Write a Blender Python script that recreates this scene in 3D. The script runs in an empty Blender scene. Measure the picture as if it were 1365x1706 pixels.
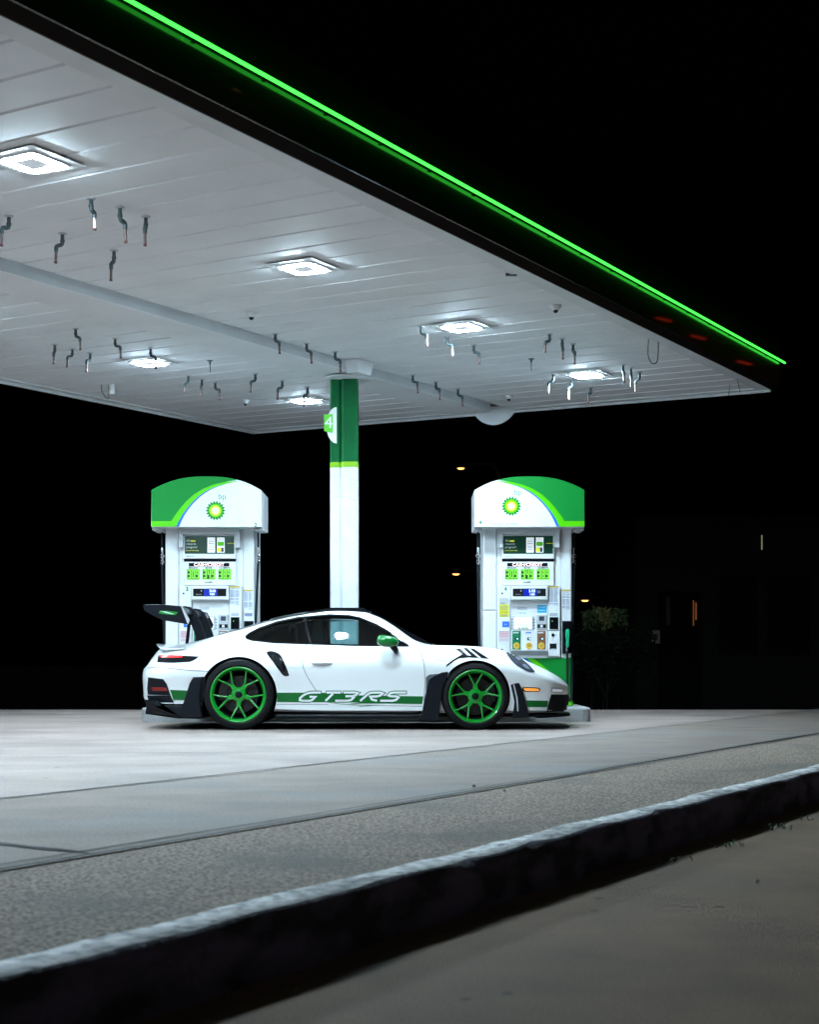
import bpy, bmesh, math, random
from math import radians, sin, cos, pi
from mathutils import Vector, Matrix
from mathutils.bvhtree import BVHTree
from mathutils.geometry import delaunay_2d_cdt
random.seed(7)
SC = bpy.context.scene
COL = SC.collection

# ------------------------------------------------------------------ camera, world, exposure
F, CXP, YH, CH = 2440.0, 682.5, 1102.0, 0.708      # focal length and horizon of the photograph (pixels), camera height
cam = bpy.data.cameras.new('camera'); cam_o = bpy.data.objects.new('camera', cam); COL.objects.link(cam_o)
cam_o.location = (0, 0, CH); cam_o.rotation_euler = (radians(90), 0, 0)
cam.sensor_fit = 'HORIZONTAL'; cam.sensor_width = 24; cam.lens = 24 * F / 1365
cam.shift_y = (YH - 853) / 1365
cam.clip_start = 0.05; cam.clip_end = 2000
cam.dof.use_dof = True; cam.dof.focus_distance = 15.4; cam.dof.aperture_fstop = 4.0
SC.camera = cam_o
SC.render.engine = 'CYCLES'
SC.view_settings.view_transform = 'Standard'; SC.view_settings.look = 'None'
SC.view_settings.gamma = 1; SC.view_settings.exposure = 0.12
W = bpy.data.worlds.new('World'); SC.world = W; W.use_nodes = True
nt = W.node_tree; bg = nt.nodes['Background']
sky = nt.nodes.new('ShaderNodeTexSky'); sky.sky_type = 'NISHITA'; sky.sun_disc = False
sky.sun_elevation = radians(-4); sky.sun_rotation = radians(200)
nt.links.new(sky.outputs[0], bg.inputs[0]); bg.inputs[1].default_value = 0.012
sun = bpy.data.lights.new('street_fill', 'SUN'); sun.energy = 0.05; sun.angle = radians(10); sun.color = (.85, .82, 1)  # faint fill added for street lighting from the camera side
sun_o = bpy.data.objects.new('street_fill', sun); COL.objects.link(sun_o)
sun_o.rotation_euler = (radians(52), 0, radians(38)); sun_o['kind'] = 'structure'
LAMP = 1020.0          # emission of the canopy lamps

# ------------------------------------------------------------------ materials
def mat(name, col, rough=.5, metal=0, emit=None, es=0, coat=0, spec=.5, trans=0):
    m = bpy.data.materials.new(name); m.use_nodes = True
    b = m.node_tree.nodes['Principled BSDF']
    b.inputs['Base Color'].default_value = (*col, 1); b.inputs['Roughness'].default_value = rough
    b.inputs['Metallic'].default_value = metal; b.inputs['Coat Weight'].default_value = coat
    b.inputs['Coat Roughness'].default_value = .03
    b.inputs['Specular IOR Level'].default_value = spec
    if emit: b.inputs['Emission Color'].default_value = (*emit, 1); b.inputs['Emission Strength'].default_value = es
    return m
def noisy(name, c1, c2, scale, rough=.6, bump=0.0, bscale=None, detail=6, stretch=(1,1,1), metal=0, coat=0, c3=None, s3=None, lo=.3, hi=.7, rvar=.0, spots=None, fine=None):
    m = mat(name, c1, rough, metal, coat=coat); t = m.node_tree; b = t.nodes['Principled BSDF']
    tc = t.nodes.new('ShaderNodeTexCoord'); mp = t.nodes.new('ShaderNodeMapping'); mp.inputs['Scale'].default_value = stretch
    t.links.new(tc.outputs['Object'], mp.inputs[0])
    n = t.nodes.new('ShaderNodeTexNoise'); n.inputs['Scale'].default_value = scale; n.inputs['Detail'].default_value = detail
    t.links.new(mp.outputs[0], n.inputs['Vector'])
    r = t.nodes.new('ShaderNodeMapRange'); r.inputs['From Min'].default_value = lo; r.inputs['From Max'].default_value = hi
    t.links.new(n.outputs['Fac'], r.inputs['Value'])
    mx = t.nodes.new('ShaderNodeMix'); mx.data_type = 'RGBA'
    mx.inputs[6].default_value = (*c1, 1); mx.inputs[7].default_value = (*c2, 1)
    t.links.new(r.outputs[0], mx.inputs[0]); out = mx.outputs[2]
    if c3:
        n3 = t.nodes.new('ShaderNodeTexNoise'); n3.inputs['Scale'].default_value = s3; n3.inputs['Detail'].default_value = 4
        t.links.new(tc.outputs['Object'], n3.inputs['Vector'])
        r3 = t.nodes.new('ShaderNodeMapRange'); r3.inputs['From Min'].default_value = .5; r3.inputs['From Max'].default_value = .72
        t.links.new(n3.outputs['Fac'], r3.inputs['Value'])
        m3 = t.nodes.new('ShaderNodeMix'); m3.data_type = 'RGBA'; m3.inputs[7].default_value = (*c3, 1)
        t.links.new(r3.outputs[0], m3.inputs[0]); t.links.new(out, m3.inputs[6]); out = m3.outputs[2]
    if spots:
        v = t.nodes.new('ShaderNodeTexVoronoi'); v.inputs['Scale'].default_value = spots[1]
        t.links.new(tc.outputs['Object'], v.inputs['Vector'])
        rs = t.nodes.new('ShaderNodeMapRange'); rs.inputs['From Min'].default_value = spots[2]; rs.inputs['From Max'].default_value = spots[2] + .03
        rs.inputs['To Min'].default_value = 1; rs.inputs['To Max'].default_value = 0
        t.links.new(v.outputs['Distance'], rs.inputs['Value'])
        ms = t.nodes.new('ShaderNodeMix'); ms.data_type = 'RGBA'; ms.inputs[7].default_value = (*spots[0], 1)
        t.links.new(rs.outputs[0], ms.inputs[0]); t.links.new(out, ms.inputs[6]); out = ms.outputs[2]
    if fine:
        nf = t.nodes.new('ShaderNodeTexNoise'); nf.inputs['Scale'].default_value = fine[0]; nf.inputs['Detail'].default_value = 3
        t.links.new(tc.outputs['Object'], nf.inputs['Vector'])
        rf = t.nodes.new('ShaderNodeMapRange'); rf.inputs['From Min'].default_value = .32; rf.inputs['From Max'].default_value = .68
        rf.inputs['To Min'].default_value = 1 - fine[1]; rf.inputs['To Max'].default_value = 1 + fine[1]; rf.clamp = True
        t.links.new(nf.outputs['Fac'], rf.inputs['Value'])
        vm = t.nodes.new('ShaderNodeVectorMath'); vm.operation = 'SCALE'; t.links.new(out, vm.inputs[0]); t.links.new(rf.outputs[0], vm.inputs['Scale']); out = vm.outputs[0]
    t.links.new(out, b.inputs['Base Color'])
    if rvar:
        rr = t.nodes.new('ShaderNodeMapRange'); rr.inputs['To Min'].default_value = rough - rvar; rr.inputs['To Max'].default_value = rough + rvar
        t.links.new(n.outputs['Fac'], rr.inputs['Value']); t.links.new(rr.outputs[0], b.inputs['Roughness'])
    if bump:
        nb = t.nodes.new('ShaderNodeTexNoise'); nb.inputs['Scale'].default_value = bscale or scale * 4; nb.inputs['Detail'].default_value = 8
        t.links.new(tc.outputs['Object'], nb.inputs['Vector'])
        bp_ = t.nodes.new('ShaderNodeBump'); bp_.inputs['Strength'].default_value = bump; bp_.inputs['Distance'].default_value = .02
        t.links.new(nb.outputs['Fac'], bp_.inputs['Height']); t.links.new(bp_.outputs[0], b.inputs['Normal'])
    return m
def glass_mat(name, tint, gl=.04, rough=.0):
    m = bpy.data.materials.new(name); m.use_nodes = True; t = m.node_tree; t.nodes.clear()
    o = t.nodes.new('ShaderNodeOutputMaterial'); tr = t.nodes.new('ShaderNodeBsdfTransparent'); tr.inputs[0].default_value = (*tint, 1)
    g = t.nodes.new('ShaderNodeBsdfGlossy'); g.inputs['Roughness'].default_value = rough
    fr = t.nodes.new('ShaderNodeFresnel'); fr.inputs[0].default_value = 1.5
    mx = t.nodes.new('ShaderNodeMixShader')
    t.links.new(fr.outputs[0], mx.inputs[0]); t.links.new(tr.outputs[0], mx.inputs[1]); t.links.new(g.outputs[0], mx.inputs[2])
    t.links.new(mx.outputs[0], o.inputs[0]); return m
M = {}
M['paint'] = mat('car_white_paint', (.84, .85, .85), .28, coat=1)
M['gloss_black'] = mat('gloss_black', (.005, .006, .008), .12, coat=.3)
M['carbon'] = noisy('carbon_weave', (.006, .0075, .010), (.014, .016, .02), 160, rough=.32, coat=.3)
M['trim'] = mat('black_trim', (.006, .0075, .011), .42, spec=.3)
M['matte_black'] = mat('matte_black', (.008, .008, .009), .85)
M['seam'] = mat('seam_dark', (.10, .11, .12), .8)
M['wheel'] = mat('wheel_green', (.001, .25, .018), .32, coat=.35)
M['mirror'] = mat('mirror_green', (.001, .16, .02), .25, coat=.5)
M['stripe'] = mat('stripe_green', (.001, .12, .018), .4, coat=.15, spec=.3)
M['decal_white'] = mat('decal_white', (.80, .81, .82), .35, coat=.5)
M['tyre'] = noisy('tyre_rubber', (.006, .006, .0065), (.011, .011, .012), 40, rough=.75)
M['disc'] = mat('brake_steel', (.045, .042, .042), .4, metal=.8)
M['caliper'] = mat('caliper_dark', (.012, .012, .013), .35)
M['chrome'] = mat('bright_metal', (.75, .75, .76), .18, metal=1)
M['glass'] = glass_mat('tinted_glass', (.42, .60, .60), rough=.03)
M['glass_dark'] = glass_mat('dark_glass', (.10, .13, .14))
M['lens'] = mat('headlamp_lens', (.05, .055, .07), .08, coat=1)
M['drl'] = mat('lamp_reflector', (.85, .87, .9), .2, coat=1, emit=(.8,.9,1), es=.25)
M['drl_in'] = mat('headlamp_reflector', (.35, .40, .5), .15, metal=.5)
M['amber'] = mat('amber_marker', (.9, .30, .04), .3, emit=(1, .36, .06), es=.6)
M['red_lit'] = mat('red_lamp', (.6, .02, .02), .25, emit=(1, .05, .04), es=.9)
M['red_dark'] = mat('red_reflector', (.20, .01, .01), .25)
M['pump_white'] = noisy('pump_white_enamel', (.80, .81, .82), (.72, .74, .76), 7, rough=.33, lo=.5, hi=.85, coat=.3)
M['pump_grey'] = mat('pump_grey_plastic', (.50, .51, .53), .5)
M['pump_line'] = mat('pump_joint', (.16, .17, .19), .7)
M['white'] = mat('sign_white', (.80, .81, .83), .3, coat=.3)
M['bp_green'] = mat('brand_green', (.001, .23, .03), .5, spec=.25)
M['bp_deep'] = mat('brand_deep_green', (.004, .19, .075), .35)
M['bp_lime'] = mat('brand_lime', (.10, .60, .004), .35, coat=.15, spec=.3)
M['bp_blue'] = mat('brand_blue', (.005, .12, .55), .3)
M['bp_yellow'] = mat('brand_yellow', (.9, .85, .02), .35)
M['text_green'] = mat('text_green', (.01, .22, .12), .5)
M['text_dark'] = mat('text_dark', (.03, .04, .07), .5)
M['paper'] = mat('paper', (.70, .72, .76), .6)
M['paper_text'] = mat('paper_text', (.22, .25, .36), .6)
M['ochre'] = mat('ochre', (.60, .40, .03), .5)
M['cyan'] = mat('cyan_sticker', (.02, .42, .72), .4)
M['blue'] = mat('blue_sticker', (.02, .16, .66), .4)
M['pink'] = mat('pink_print', (.78, .25, .33), .5)
M['yellow'] = mat('yellow_sticker', (.72, .68, .03), .4)
M['brown'] = mat('brown_grade', (.22, .10, .045), .4)
M['amber_button'] = mat('amber_button', (.75, .45, .05), .35)
M['screen_green'] = mat('ad_screen', (.001, .022, .011), .35, emit=(.002, .05, .022), es=.25)
M['screen_text'] = mat('ad_text', (.6, .65, .65), .4, emit=(.7, .85, .9), es=.1)
M['screen_yellow'] = mat('ad_yellow', (.8, .8, .02), .4, emit=(.9, .85, .02), es=.5)
M['screen_white'] = mat('lit_white', (.8, .8, .8), .4, emit=(.95, 1, .96), es=.3)
M['lcd_blue'] = mat('lcd_blue', (.002, .01, .2), .3, emit=(.005, .03, .5), es=.5)
M['lcd_text'] = mat('lcd_text', (.7, .85, 1), .4, emit=(.6, .85, 1), es=1.0)
M['led_red'] = mat('led_message', (1, .7, .7), .4, emit=(1, .62, .58), es=1.0)
M['price_back'] = mat('price_backlight', (.01, .12, .01), .3, emit=(.30, .95, .10), es=.9)
M['price_digit'] = mat('price_segment', (.004, .06, .008), .4)
M['hose'] = mat('hose_rubber', (.012, .016, .019), .45)
M['nozzle'] = mat('nozzle_green', (.01, .40, .20), .35, coat=.3)
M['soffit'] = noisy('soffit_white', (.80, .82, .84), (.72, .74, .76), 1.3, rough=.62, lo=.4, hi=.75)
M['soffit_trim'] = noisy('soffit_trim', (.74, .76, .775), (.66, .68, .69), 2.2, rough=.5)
M['beam'] = noisy('beam_shaded_grey', (.50, .52, .535), (.43, .45, .46), 2, rough=.55)
M['fascia'] = mat('fascia_gloss_green', (.0008, .014, .002), .20, coat=.5, spec=.35)
M['fascia_lip'] = mat('fascia_lip_dark', (.018, .012, .011), .5)
M['tube'] = mat('green_tube', (.1, 1, .1), .4, emit=(.055, 1.0, .07), es=2.3)
M['led'] = mat('lamp_led', (1, 1, 1), .4, emit=(.62, .85, 1), es=LAMP)
M['lamp_glass'] = mat('lamp_centre', (.16, .18, .22), .4, emit=(.8, .9, 1), es=.45)
M['lamp_body'] = mat('lamp_housing', (.75, .77, .8), .5)
M['pipe'] = mat('pipe_dark_paint', (.035, .055, .06), .5)
M['copper'] = noisy('pipe_copper', (.15, .085, .075), (.08, .05, .048), 30, rough=.45, metal=.3)
M['copper_bright'] = mat('pipe_copper_clean', (.85, .62, .52), .3, metal=.7)
M['rust'] = mat('rust', (.09, .02, .02), .8)
M['col_green'] = noisy('column_green', (.001, .12, .03), (.001, .075, .024), 3, rough=.6)
M['col_white'] = noisy('column_white', (.76, .77, .79), (.68, .69, .72), 5, rough=.45)
M['col_lime'] = mat('column_lime', (.22, .47, .004), .45, spec=.3)
M['concrete_pad'] = noisy('concrete_pad', (.315, .24, .21), (.20, .154, .135), 1.1, rough=.72, bump=.25, bscale=60, c3=(.15, .115, .10), s3=.45, stretch=(1, 1.4, 1), spots=((.10, .09, .085), 2.3, .035), fine=(38, .13))
M['concrete_grey'] = noisy('concrete_grey', (.215, .158, .126), (.15, .111, .089), 1.6, rough=.75, bump=.3, bscale=80, c3=(.16, .152, .147), s3=.6, stretch=(1, 1.6, 1), spots=((.04, .04, .04), 2.6, .03), fine=(60, .22))
M['aggregate'] = noisy('exposed_aggregate', (.09, .066, .051), (.44, .33, .25), 62, rough=.85, bump=.6, bscale=90, detail=5, c3=(.16, .132, .108), s3=1.3, lo=.36, hi=.64, fine=(150, .35))
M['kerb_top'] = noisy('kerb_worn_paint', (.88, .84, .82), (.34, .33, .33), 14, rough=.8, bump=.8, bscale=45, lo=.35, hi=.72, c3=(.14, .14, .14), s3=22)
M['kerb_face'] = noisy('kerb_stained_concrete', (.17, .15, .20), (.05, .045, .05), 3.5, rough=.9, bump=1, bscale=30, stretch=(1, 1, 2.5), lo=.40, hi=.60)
M['road'] = noisy('road_concrete', (.225, .140, .084), (.16, .10, .062), 2.6, rough=.88, bump=.25, bscale=160, c3=(.17, .112, .07), s3=.9, spots=((.04, .03, .024), 3.4, .05), fine=(130, .25))
M['asphalt_dark'] = noisy('asphalt_dark', (.03, .03, .03), (.045, .045, .045), 4, rough=.9)
M['joint'] = mat('joint_tar', (.035, .033, .032), .9)
M['island'] = noisy('island_concrete', (.42, .42, .42), (.30, .30, .30), 5, rough=.75, bump=.5, bscale=40)
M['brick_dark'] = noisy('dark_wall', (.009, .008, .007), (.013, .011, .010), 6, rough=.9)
M['win_dark'] = mat('dark_window', (.01, .01, .012), .1)
M['orange_glow'] = mat('orange_lit_gap', (.5, .15, .05), .5, emit=(1, .30, .09), es=.11)
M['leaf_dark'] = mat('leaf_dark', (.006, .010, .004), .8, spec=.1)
M['signal_red'] = mat('signal_red', (1, .1, .05), .4, emit=(1, .05, .02), es=1.0)
M['signal_amber'] = mat('lamp_warm', (1, .6, .3), .4, emit=(1, .55, .25), es=.9)
M['streetlamp'] = mat('street_lamp_glow', (1, .7, .4), .4, emit=(1, .50, .14), es=3)
M['frame_dark'] = mat('frame_dark', (.008, .008, .008), .8, spec=.1)
M['pole'] = mat('pole_steel', (.06, .06, .06), .6)
M['leaf'] = noisy('leaf', (.05, .10, .03), (.09, .12, .05), 12, rough=.6)
M['leaf_y'] = noisy('flower_leaf', (.25, .20, .06), (.10, .15, .07), 12, rough=.6)
M['seat'] = mat('seat_fabric', (.012, .013, .015), .8)
M['debris'] = mat('debris', (.07, .04, .03), .8)
M['pale'] = mat('pale_feather', (.6, .6, .6), .7)

for k_ in ('col_green', 'tyre', 'matte_black', 'hose', 'seat', 'carbon'): M[k_].node_tree.nodes['Principled BSDF'].inputs['Specular IOR Level'].default_value = .15
M['trim'].node_tree.nodes['Principled BSDF'].inputs['Specular IOR Level'].default_value = .18
M['gloss_black'].node_tree.nodes['Principled BSDF'].inputs['Specular IOR Level'].default_value = .3
# ------------------------------------------------------------------ helpers
class MB:
    def __init__(s): s.v = []; s.f = []; s.m = []
    def add(s, vs, fs, mi=0):
        o = len(s.v); s.v += [tuple(v) for v in vs]; s.f += [tuple(i + o for i in f) for f in fs]; s.m += [mi] * len(fs); return s
    def box(s, x0, x1, y0, y1, z0, z1, mi=0):
        return s.add([(x0,y0,z0),(x1,y0,z0),(x1,y1,z0),(x0,y1,z0),(x0,y0,z1),(x1,y0,z1),(x1,y1,z1),(x0,y1,z1)],
                     [(0,3,2,1),(4,5,6,7),(0,1,5,4),(1,2,6,5),(2,3,7,6),(3,0,4,7)], mi)
    def rbox(s, x0, x1, y0, y1, z0, z1, r=.01, mi=0):      # bevelled front (-y) edges
        y = y0 + r
        P = [(x0,y1,z0),(x1,y1,z0),(x1,y1,z1),(x0,y1,z1),(x0,y,z0),(x1,y,z0),(x1,y,z1),(x0,y,z1),(x0+r,y0,z0+r),(x1-r,y0,z0+r),(x1-r,y0,z1-r),(x0+r,y0,z1-r)]
        return s.add(P, [(0,3,2,1),(0,1,5,4),(1,2,6,5),(2,3,7,6),(3,0,4,7),(4,5,9,8),(5,6,10,9),(6,7,11,10),(7,4,8,11),(8,9,10,11)], mi)
    def prism(s, poly, y0, y1, mi=0):                      # polygon in xz, extruded along y
        n = len(poly)
        V = [(p[0], y0, p[1]) for p in poly] + [(p[0], y1, p[1]) for p in poly]
        tri = tess(poly)
        Fs = [tuple(t) for t in tri] + [tuple(i + n for i in reversed(t)) for t in tri]
        Fs += [(i, i + n, (i + 1) % n + n, (i + 1) % n) for i in range(n)]
        return s.add(V, Fs, mi)
    def flat(s, poly, y, mi=0):
        return s.add([(p[0], y, p[1]) for p in poly], [tuple(t) for t in tess(poly)], mi)
    def tube(s, pts, r, n=10, mi=0, caps=True):
        pts = [Vector(p) for p in pts]; rs = r if isinstance(r, (list, tuple)) else [r] * len(pts)
        V = []; Fs = []; up = None
        for i, p in enumerate(pts):
            d = (pts[min(i + 1, len(pts) - 1)] - pts[max(i - 1, 0)]).normalized()
            if up is None:
                up = Vector((0, 0, 1)) if abs(d.z) < .9 else Vector((1, 0, 0))
            a = (up - d * up.dot(d)).normalized(); b = d.cross(a); up = a
            for k in range(n):
                t = 2 * pi * k / n; V.append(p + (a * cos(t) + b * sin(t)) * rs[i])
        for i in range(len(pts) - 1):
            for k in range(n):
                Fs.append((i*n+k, i*n+(k+1) % n, (i+1)*n+(k+1) % n, (i+1)*n+k))
        if caps: Fs += [tuple(reversed(range(n))), tuple(range((len(pts)-1)*n, len(pts)*n))]
        return s.add(V, Fs, mi)
    def lathe(s, prof, axis='y', n=48, c=(0,0,0), mi=0, closed=False):   # prof: (radius, position along axis)
        V = []; Fs = []; m = len(prof)
        for k in range(n):
            t = 2 * pi * k / n
            for r, h in prof:
                if axis == 'y': V.append((c[0] + r * cos(t), c[1] + h, c[2] + r * sin(t)))
                else: V.append((c[0] + r * cos(t), c[1] + r * sin(t), c[2] + h))
        for k in range(n):
            for j in range(m - 1 if not closed else m):
                a = k*m+j; b = k*m+(j+1) % m; k2 = (k+1) % n
                Fs.append((a, b, k2*m+(j+1) % m, k2*m+j))
        return s.add(V, Fs, mi)
    def build(s, name, mats, parent=None, smooth=False, loc=None, sharp=40):
        me = bpy.data.meshes.new(name); me.from_pydata(s.v, [], s.f)
        if not isinstance(mats, (list, tuple)): mats = [mats]
        for m in mats: me.materials.append(m)
        for p, mi in zip(me.polygons, s.m): p.material_index = mi
        bm = bmesh.new(); bm.from_mesh(me); bmesh.ops.remove_doubles(bm, verts=bm.verts, dist=1e-6)
        bmesh.ops.recalc_face_normals(bm, faces=bm.faces); bm.to_mesh(me); bm.free()
        if smooth:
            for p in me.polygons: p.use_smooth = True
            me.set_sharp_from_angle(angle=radians(sharp))
        o = bpy.data.objects.new(name, me); COL.objects.link(o)
        if parent: o.parent = parent
        if loc: o.location = loc
        return o
def tess(poly):
    n = len(poly)
    r = delaunay_2d_cdt([Vector(p) for p in poly], [(i, (i+1) % n) for i in range(n)], [list(range(n))], 1, 1e-7)
    if len(r[0]) != n: return [tuple(range(n))]
    # map back to the input order
    idx = [o[0] for o in r[3]]
    return [tuple(idx[i] for i in f) for f in r[2]]
def tag(o, label, cat, group=None):
    o['label'] = label; o['category'] = cat
    if group: o['group'] = group
    return o
def struct(o): o['kind'] = 'structure'; return o
def thing(name, label, cat, loc=(0,0,0), rotz=0, group=None):
    o = bpy.data.objects.new(name, None); COL.objects.link(o); o.location = loc; o.rotation_euler = (0, 0, rotz)
    o.empty_display_size = .1
    return tag(o, label, cat, group)
def bevel(o, w, seg=2):
    m = o.modifiers.new('bevel', 'BEVEL'); m.width = w; m.segments = seg; m.limit_method = 'ANGLE'; m.angle_limit = radians(35); return o
FONT = {}
def text(body, size, m, parent, x, z, y, align='CENTER', name='lettering', sx=1.0, depth=0.0, shear=0, bold=0):
    c = bpy.data.curves.new('t', 'FONT'); c.body = body; c.size = size; c.align_x = align; c.align_y = 'CENTER'
    c.resolution_u = 3; c.shear = shear; c.offset = bold
    if depth: c.extrude = depth
    o = bpy.data.objects.new('t', c); COL.objects.link(o)
    dg = bpy.context.evaluated_depsgraph_get(); me = bpy.data.meshes.new_from_object(o.evaluated_get(dg))
    bpy.data.objects.remove(o); bpy.data.curves.remove(c)
    for v in me.vertices: v.co = Vector((x + v.co.x * sx, y - v.co.z, z + v.co.y))
    me.materials.clear(); me.materials.append(m); me.name = name
    q = bpy.data.objects.new(name, me); COL.objects.link(q); q.parent = parent
    return q
def ray(px, py): return Vector(((px - CXP) / F, 1.0, (YH - py) / F))
CAMP = Vector((0, 0, CH))

# ------------------------------------------------------------------ ground
D = Vector((.498, .867, 0)); N2 = Vector((-.867, .498, 0))      # along the kerb, towards the station
def G(t, w, z=0): p = D * t + N2 * w; return (p.x, p.y, z)
WK, WJ, WP = 2.37, 3.72, 5.60
RZ = -.17
def sheet(name, pts, m, kind='structure'):
    b = MB(); b.add(pts, [tuple(range(len(pts)))]); o = b.build(name, m); o['kind'] = kind; return o
CREST = 21.6
def clipline(w, y): # t where line w reaches world y
    return (y - N2.y * w) / D.y
sheet('road', [G(-60, WK - .001, RZ), G(-60, -80, RZ), G(300, -80, RZ), G(300, WK - .001, RZ)], M['road'])
pave = MB()
yk = CREST
pave.add([G(-60, WK+.15, -.004), G(clipline(WK+.15, yk), WK+.15, -.004), G(clipline(WJ, yk), WJ, -.004), G(-60, WJ, -.004)], [(0,1,2,3)], 0)
pave.add([G(-60, WJ, 0), G(clipline(WJ, yk), WJ, 0), G(clipline(WP, yk), WP, 0), G(-60, WP, 0)], [(0,1,2,3)], 1)
pave.add([G(-60, WP, 0), G(clipline(WP, yk), WP, 0), (-90, yk, 0), (-90, -20, 0)], [(0,1,2,3)], 2)
ed = []; q_ = 0.0
for i in range(241):
    t = i * .1; q_ = q_ * .93 + random.gauss(0, .010); ed.append((t, WP - .02 - abs(q_) * 1.0))
pave.add([G(t, w, .003) for t, w in ed] + [G(t, WP + .01, .003) for t, w in ed], [(i, i+1, 241+i+1, 241+i) for i in range(240)], 2)
o = pave.build('pavement', [M['aggregate'], M['concrete_grey'], M['concrete_pad']]); struct(o)
g = MB()
xs = clipline(WK, yk) * D.x + N2.x * WK
g.add([(-90, yk, 0), (xs, yk, 0), (xs + 40, 62, -1.62), (-300, 62, -1.62), (400, 900, -1.62), (-600, 900, -1.62), (400,62,-1.62), (xs+.3, yk, RZ-.02)], [(0,1,2,3), (3,2,6,4,5), (1,7,6,2)])
struct(g.build('ground', M['asphalt_dark']))
# joints between the slabs
j = MB()
def jt(p, q, w, z=.004):
    p = Vector(p); q = Vector(q); d = (q - p).normalized(); n = Vector((-d.y, d.x, 0)) * w / 2
    K = 24; L = []
    for i in range(K + 1):
        c = p.lerp(q, i / K) + n.normalized() * random.uniform(-.006, .006); ww = random.uniform(.55, 1.3)
        L += [c - n * ww, c + n * ww]
    j.add([(v.x, v.y, z) for v in L], [(2*i, 2*i+2, 2*i+3, 2*i+1) for i in range(K)])
jt(G(-4, WJ), G(23, WJ - .1), .034); jt(G(-4, WJ + .09), G(19, WJ - .02), .016)
jt(G(2, WP), G(22, WP - .05), .022)
for t in (-2, 4.1, 10.2, 16.3): jt(G(t, WJ + .02), G(t + .2, WP - .01), .012)
for t in (7.9,): jt(G(t, WK + .16), G(t - .05, WJ - .03), .008, .001)
jt(G(4.1, WJ), G(4.2, WP), .04)
jt((-3.4, 11.15, 0), (.2, 11.6, 0), .02); jt((-7, 19.6, 0), (-3.4, 19.4, 0), .012)
jt((-2.3, 13.4, 0), (5.8, 12.9, 0), .010); jt((3.3, 17.05, 0), (7.5, 18.6, 0), .012); jt((-9, 16.2, 0), (-3.9, 16.9, 0), .012)
struct(j.build('slab_joint', M['joint']))
# kerb: an irregular strip of worn concrete
kb = MB(); K = 260; rows = []
def nz(t, s): return (sin(t * 3.1 + s) * .5 + sin(t * 7.7 + 2.1 * s) * .3 + sin(t * 17.3 + s * .7) * .2)
for i in range(K + 1):
    t = -6 + 36 * (i / K) ** 1.25
    w0 = WK + nz(t, 1) * .014 + random.uniform(-.008, .008); zt = .012 + nz(t, 3) * .006 + random.uniform(-.003, .003)
    ch = .018 + .01 * abs(nz(t, 5)) + (random.random() < .12) * random.uniform(.005, .045)
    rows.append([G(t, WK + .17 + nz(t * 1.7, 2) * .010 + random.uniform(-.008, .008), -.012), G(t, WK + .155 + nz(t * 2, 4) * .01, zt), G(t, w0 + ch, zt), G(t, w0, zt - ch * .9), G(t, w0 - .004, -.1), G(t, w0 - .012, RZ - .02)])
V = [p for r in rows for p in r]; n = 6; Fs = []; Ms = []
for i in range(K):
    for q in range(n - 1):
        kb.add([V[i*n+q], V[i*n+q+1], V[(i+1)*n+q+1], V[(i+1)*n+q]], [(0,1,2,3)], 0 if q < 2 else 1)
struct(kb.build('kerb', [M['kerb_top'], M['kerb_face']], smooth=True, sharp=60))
# weeds in the gutter, grown from blades
wd = MB()
for px, py, k in ((1111, 1437, 9), (1203, 1410, 16), (1290, 1380, 22), (1340, 1366, 8), (445, 1650, 6), (860, 1490, 5), (940, 1465, 5)):
    r = ray(px, py); tt = (RZ - CH) / r.z; c = CAMP + r * tt
    for _ in range(k):
        a = random.uniform(0, 2 * pi); L = random.uniform(.015, .05); q = c + Vector((random.gauss(0, .05), random.gauss(0, .06), 0))
        dx = Vector((cos(a), sin(a), 0)); s_ = Vector((-dx.y, dx.x, 0)) * .003
        q.z = RZ
        wd.add([q - s_, q + s_, q + dx * L * .5 + s_ * 1.6 + Vector((0,0,L*.6)), q + dx * L + Vector((0,0,L*.55)), q + dx * L * .5 - s_ * 1.6 + Vector((0,0,L*.6))], [(0,1,2,3,4)])
w_ = wd.build('weeds', M['leaf']); w_['kind'] = 'stuff'; w_['label'] = 'small green weeds growing in the gutter at the kerb foot'
# litter
def litter(px, py, z, label, m, L):
    r = ray(px, py); tt = (z - CH) / r.z; c = CAMP + r * tt; b = MB()
    pts = [(-L, 0, .004), (-L*.3, L*.35, .012), (L*.6, L*.3, .006), (L, 0, .016), (L*.2, -L*.3, .004)]
    b.add(pts, [(0,1,2,3,4)]); b.add([(p[0], p[1], p[2] + .002) for p in pts], [(4,3,2,1,0)])
    o = b.build('dry_leaf', m, loc=c); o.rotation_euler.z = random.uniform(0, 3); tag(o, label, 'leaf', 'litter on the ground')
litter(790, 1312, 0, 'dry brown leaf lying by the dark slab joint', M['debris'], .03)
litter(842, 1320, 0, 'dry brown leaf on the rough paving, right of the other leaf by the joint', M['debris'], .028)
litter(1262, 1472, RZ, 'pale curled leaf lying on the road at lower right', M['pale'], .022)

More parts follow.
